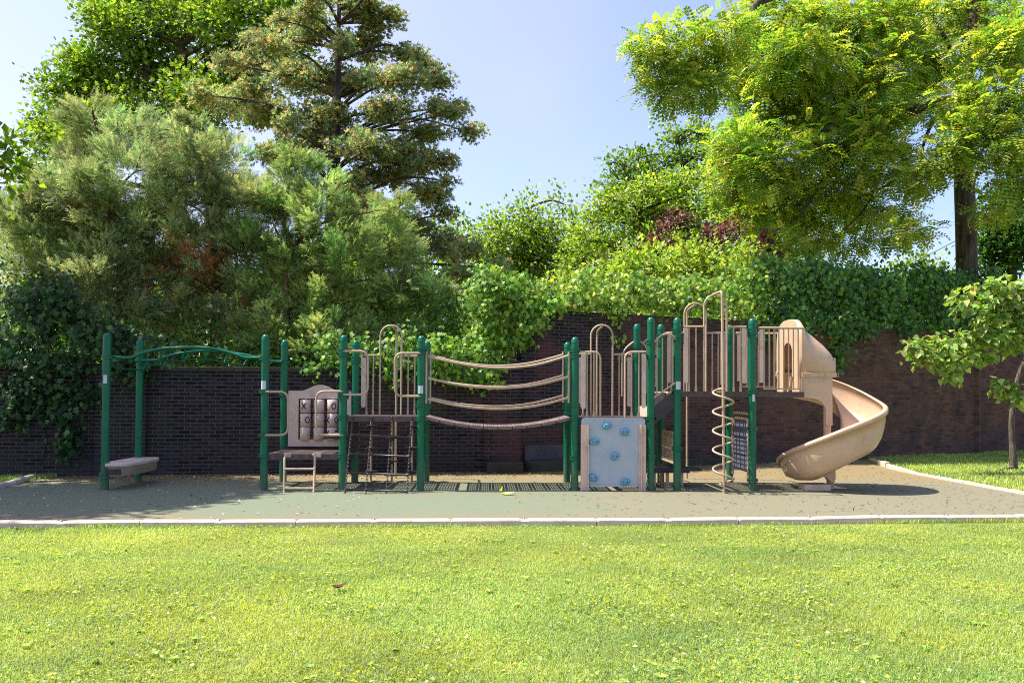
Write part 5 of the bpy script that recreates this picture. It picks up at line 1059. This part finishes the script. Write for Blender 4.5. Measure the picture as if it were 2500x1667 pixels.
# clover and weed leaves in the front lawn
N = 27000; v = g.random(N); yc = -9.2+v*5.5; xc = CAMX+(yc+CAMD)*.035+g.uniform(-1, 1, N)*((yc+CAMD)*.68+.3); k = (lowf(xc, yc, 2.6, 41)+g.normal(0, .6, N) > .25)&(yc < np.interp(xc, [p[0] for p in kx], [p[1] for p in kx])-.1); xc, yc = xc[k], yc[k]; n = len(xc)
pos = np.stack([xc, yc, g.uniform(.022, .05, n)], 1); col = palette(n, [(.46, .50, .04), (.34, .46, .10), (.52, .56, .27), (.20, .34, .10)], [4, 3, 2.2, 2], .18)
V, Fc, cc = scatter('broad', pos, g.normal(size=(n, 3))*np.array([1, 1, .25]), unit(np.array([0, 0, 1.])+g.normal(0, .35, (n, 3))), g.uniform(.014, .036, n), col); o = mesh_np('lawn_weeds', V, Fc, 'grass', cc); tag(o, 'small clover and weed leaves speckled through the front lawn', 'weeds', kind='stuff')
n = 230; yc = g.uniform(-9.0, -3.9, n); xc = CAMX+(yc+CAMD)*.035+g.uniform(-1, 1, n)*((yc+CAMD)*.66); ci = np.repeat(np.arange(n), 8); aa = g.uniform(0, 6.28, n*8); Dd = np.stack([np.cos(aa), np.sin(aa), g.uniform(.05, .5, n*8)], 1); pos = np.stack([xc[ci], yc[ci], np.full(n*8, .02)], 1)
V, Fc, cc = scatter('broad', pos, Dd, unit(np.array([0, 0, 1.])+g.normal(0, .25, (n*8, 3))), g.uniform(.018, .045, n)[ci], palette(n*8, [(.26, .44, .09), (.36, .52, .12), (.46, .56, .12)], [3, 3, 1], .15, ci, .15)); o = mesh_np('weed_rosettes', V, Fc, 'grass', cc); tag(o, 'broad leaved weed rosettes scattered in the front lawn', 'weeds', kind='stuff')
n = 900; yc = g.uniform(-9.1, -3.9, n); xc = CAMX+(yc+CAMD)*.035+g.uniform(-1, 1, n)*((yc+CAMD)*.66); pos = np.stack([xc, yc, g.uniform(.03, .055, n)], 1)
V, Fc, cc = scatter('tuft', pos, g.normal(size=(n, 3))*.2+np.array([0, 0, 1]), g.normal(size=(n, 3)), g.uniform(.006, .013, n), np.full((n, 3), .62)*g.uniform(.8, 1.1, (n, 1))); o = mesh_np('clover_flowers', V, Fc, 'grass', cc); tag(o, 'tiny white clover flowers dotted over the front lawn', 'flowers', kind='stuff')
# litter on the pad
def litter(name, label, x, y, s0, s1, cols, wts, z=.012, tilt=.25, seed=1, kind='broad', narrow=None):
    gg = np.random.default_rng(seed); n = len(x); pos = np.stack([x, y, np.full(n, z)], 1); Dd = gg.normal(size=(n, 3))*np.array([1, 1, tilt*.5]); V, Fc, cc = scatter(kind, pos, Dd, unit(np.array([0, 0, 1.])+gg.normal(0, tilt, (n, 3))), gg.uniform(s0, s1, n), palette(n, cols, wts, .2)); o = mesh_np(name, V, Fc, 'litter', cc); tag(o, label, 'litter', kind='stuff'); return o
T['strip'] = tpl([(0, -.07, 0), (0, .07, 0), (.5, .10, .10), (.5, -.04, .10), (1, .05, .02)], [(0, 1, 2), (0, 2, 3), (3, 2, 4)])
n = 5200; x = g.uniform(-6.6, 10, n); yy = np.array([wy(t) for t in x])-.05-np.abs(g.normal(0, .55, n)); k = (x < 9.6); litter('leaf_litter', 'yellow brown leaf litter gathered along the foot of the wall', x[k], yy[k], .02, .055, [(.34, .20, .07), (.42, .30, .12), (.20, .11, .05), (.12, .12, .04)], [3, 2, 3, 2], seed=5)
n = 1500; x = 1.0+g.random(n)**.7*8.2; yy = g.uniform(-3.3, 4.2, n); litter('seed_litter', 'dark little twigs and seeds strewn over the right half of the pad', x, yy, .03, .085, [(.05, .035, .02), (.10, .06, .03), (.16, .07, .03)], [4, 2, 1], seed=6, kind='strip', tilt=.2)
n = 420; x = g.uniform(-6.4, -.5, n); yy = g.uniform(-3.3, 2.0, n); litter('petal_litter', 'pale fallen petals on the shaded left part of the pad', x, yy, .018, .055, [(.42, .36, .33), (.5, .46, .40), (.3, .25, .15)], [3, 3, 1], seed=7)
def leaf(name, label, p, s, col, a, curl):
    b = []; n = 7
    for i in range(n):
        t = i/(n-1); w_ = s*.30*math.sin(math.pi*min(t*1.05+.02, 1))**.8; z = curl*(t-.4)**2*s
        for sg in (-1, 0, 1): b.append((s*(t-.5), sg*w_, z+abs(sg)*w_*.5+.012))
    ca, sa = math.cos(a), math.sin(a); V = np.array([(p[0]+x*ca-y_*sa, p[1]+x*sa+y_*ca, p[2]+z) for x, y_, z in b]); Fc = [(i*3+k, i*3+k+1, i*3+k+4, i*3+k+3) for i in range(n-1) for k in (0, 1)]
    me = mesh_np(name, V, np.array(Fc), 'litter' if 'brown' in label else 'grass', np.tile(np.array(col), (len(V), 1)), None, tuple(p)); tag(me, label, 'leaf'); return me
p = G(1240, 1209); leaf('fallen_leaf', 'large pale green fallen leaf lying on the pad below the bridge', (p.x, p.y, .006), .20, (.55, .6, .38), .1, .6)
p = G(1228, 1206); L_ = leaf('fallen_leaf', 'narrow yellow green leaf standing upright beside the pale fallen leaf', (p.x, p.y, .01), .15, (.36, .42, .02), 2.2, .2); L_.rotation_euler = (0, R(-62), R(-20)); L_.location.z = .07
p = G(829, 1440, .03); leaf('fallen_leaf', 'single brown curled leaf lying in the front lawn', (p.x, p.y, .035), .12, (.11, .035, .02), .3, 1.2)

print('FACES', sum(len(o.data.polygons) for o in bpy.data.objects if o.type == 'MESH'), sorted(((len(o.data.polygons), o.parent.name if o.parent else o.name) for o in bpy.data.objects if o.type == 'MESH'), reverse=True)[:14])
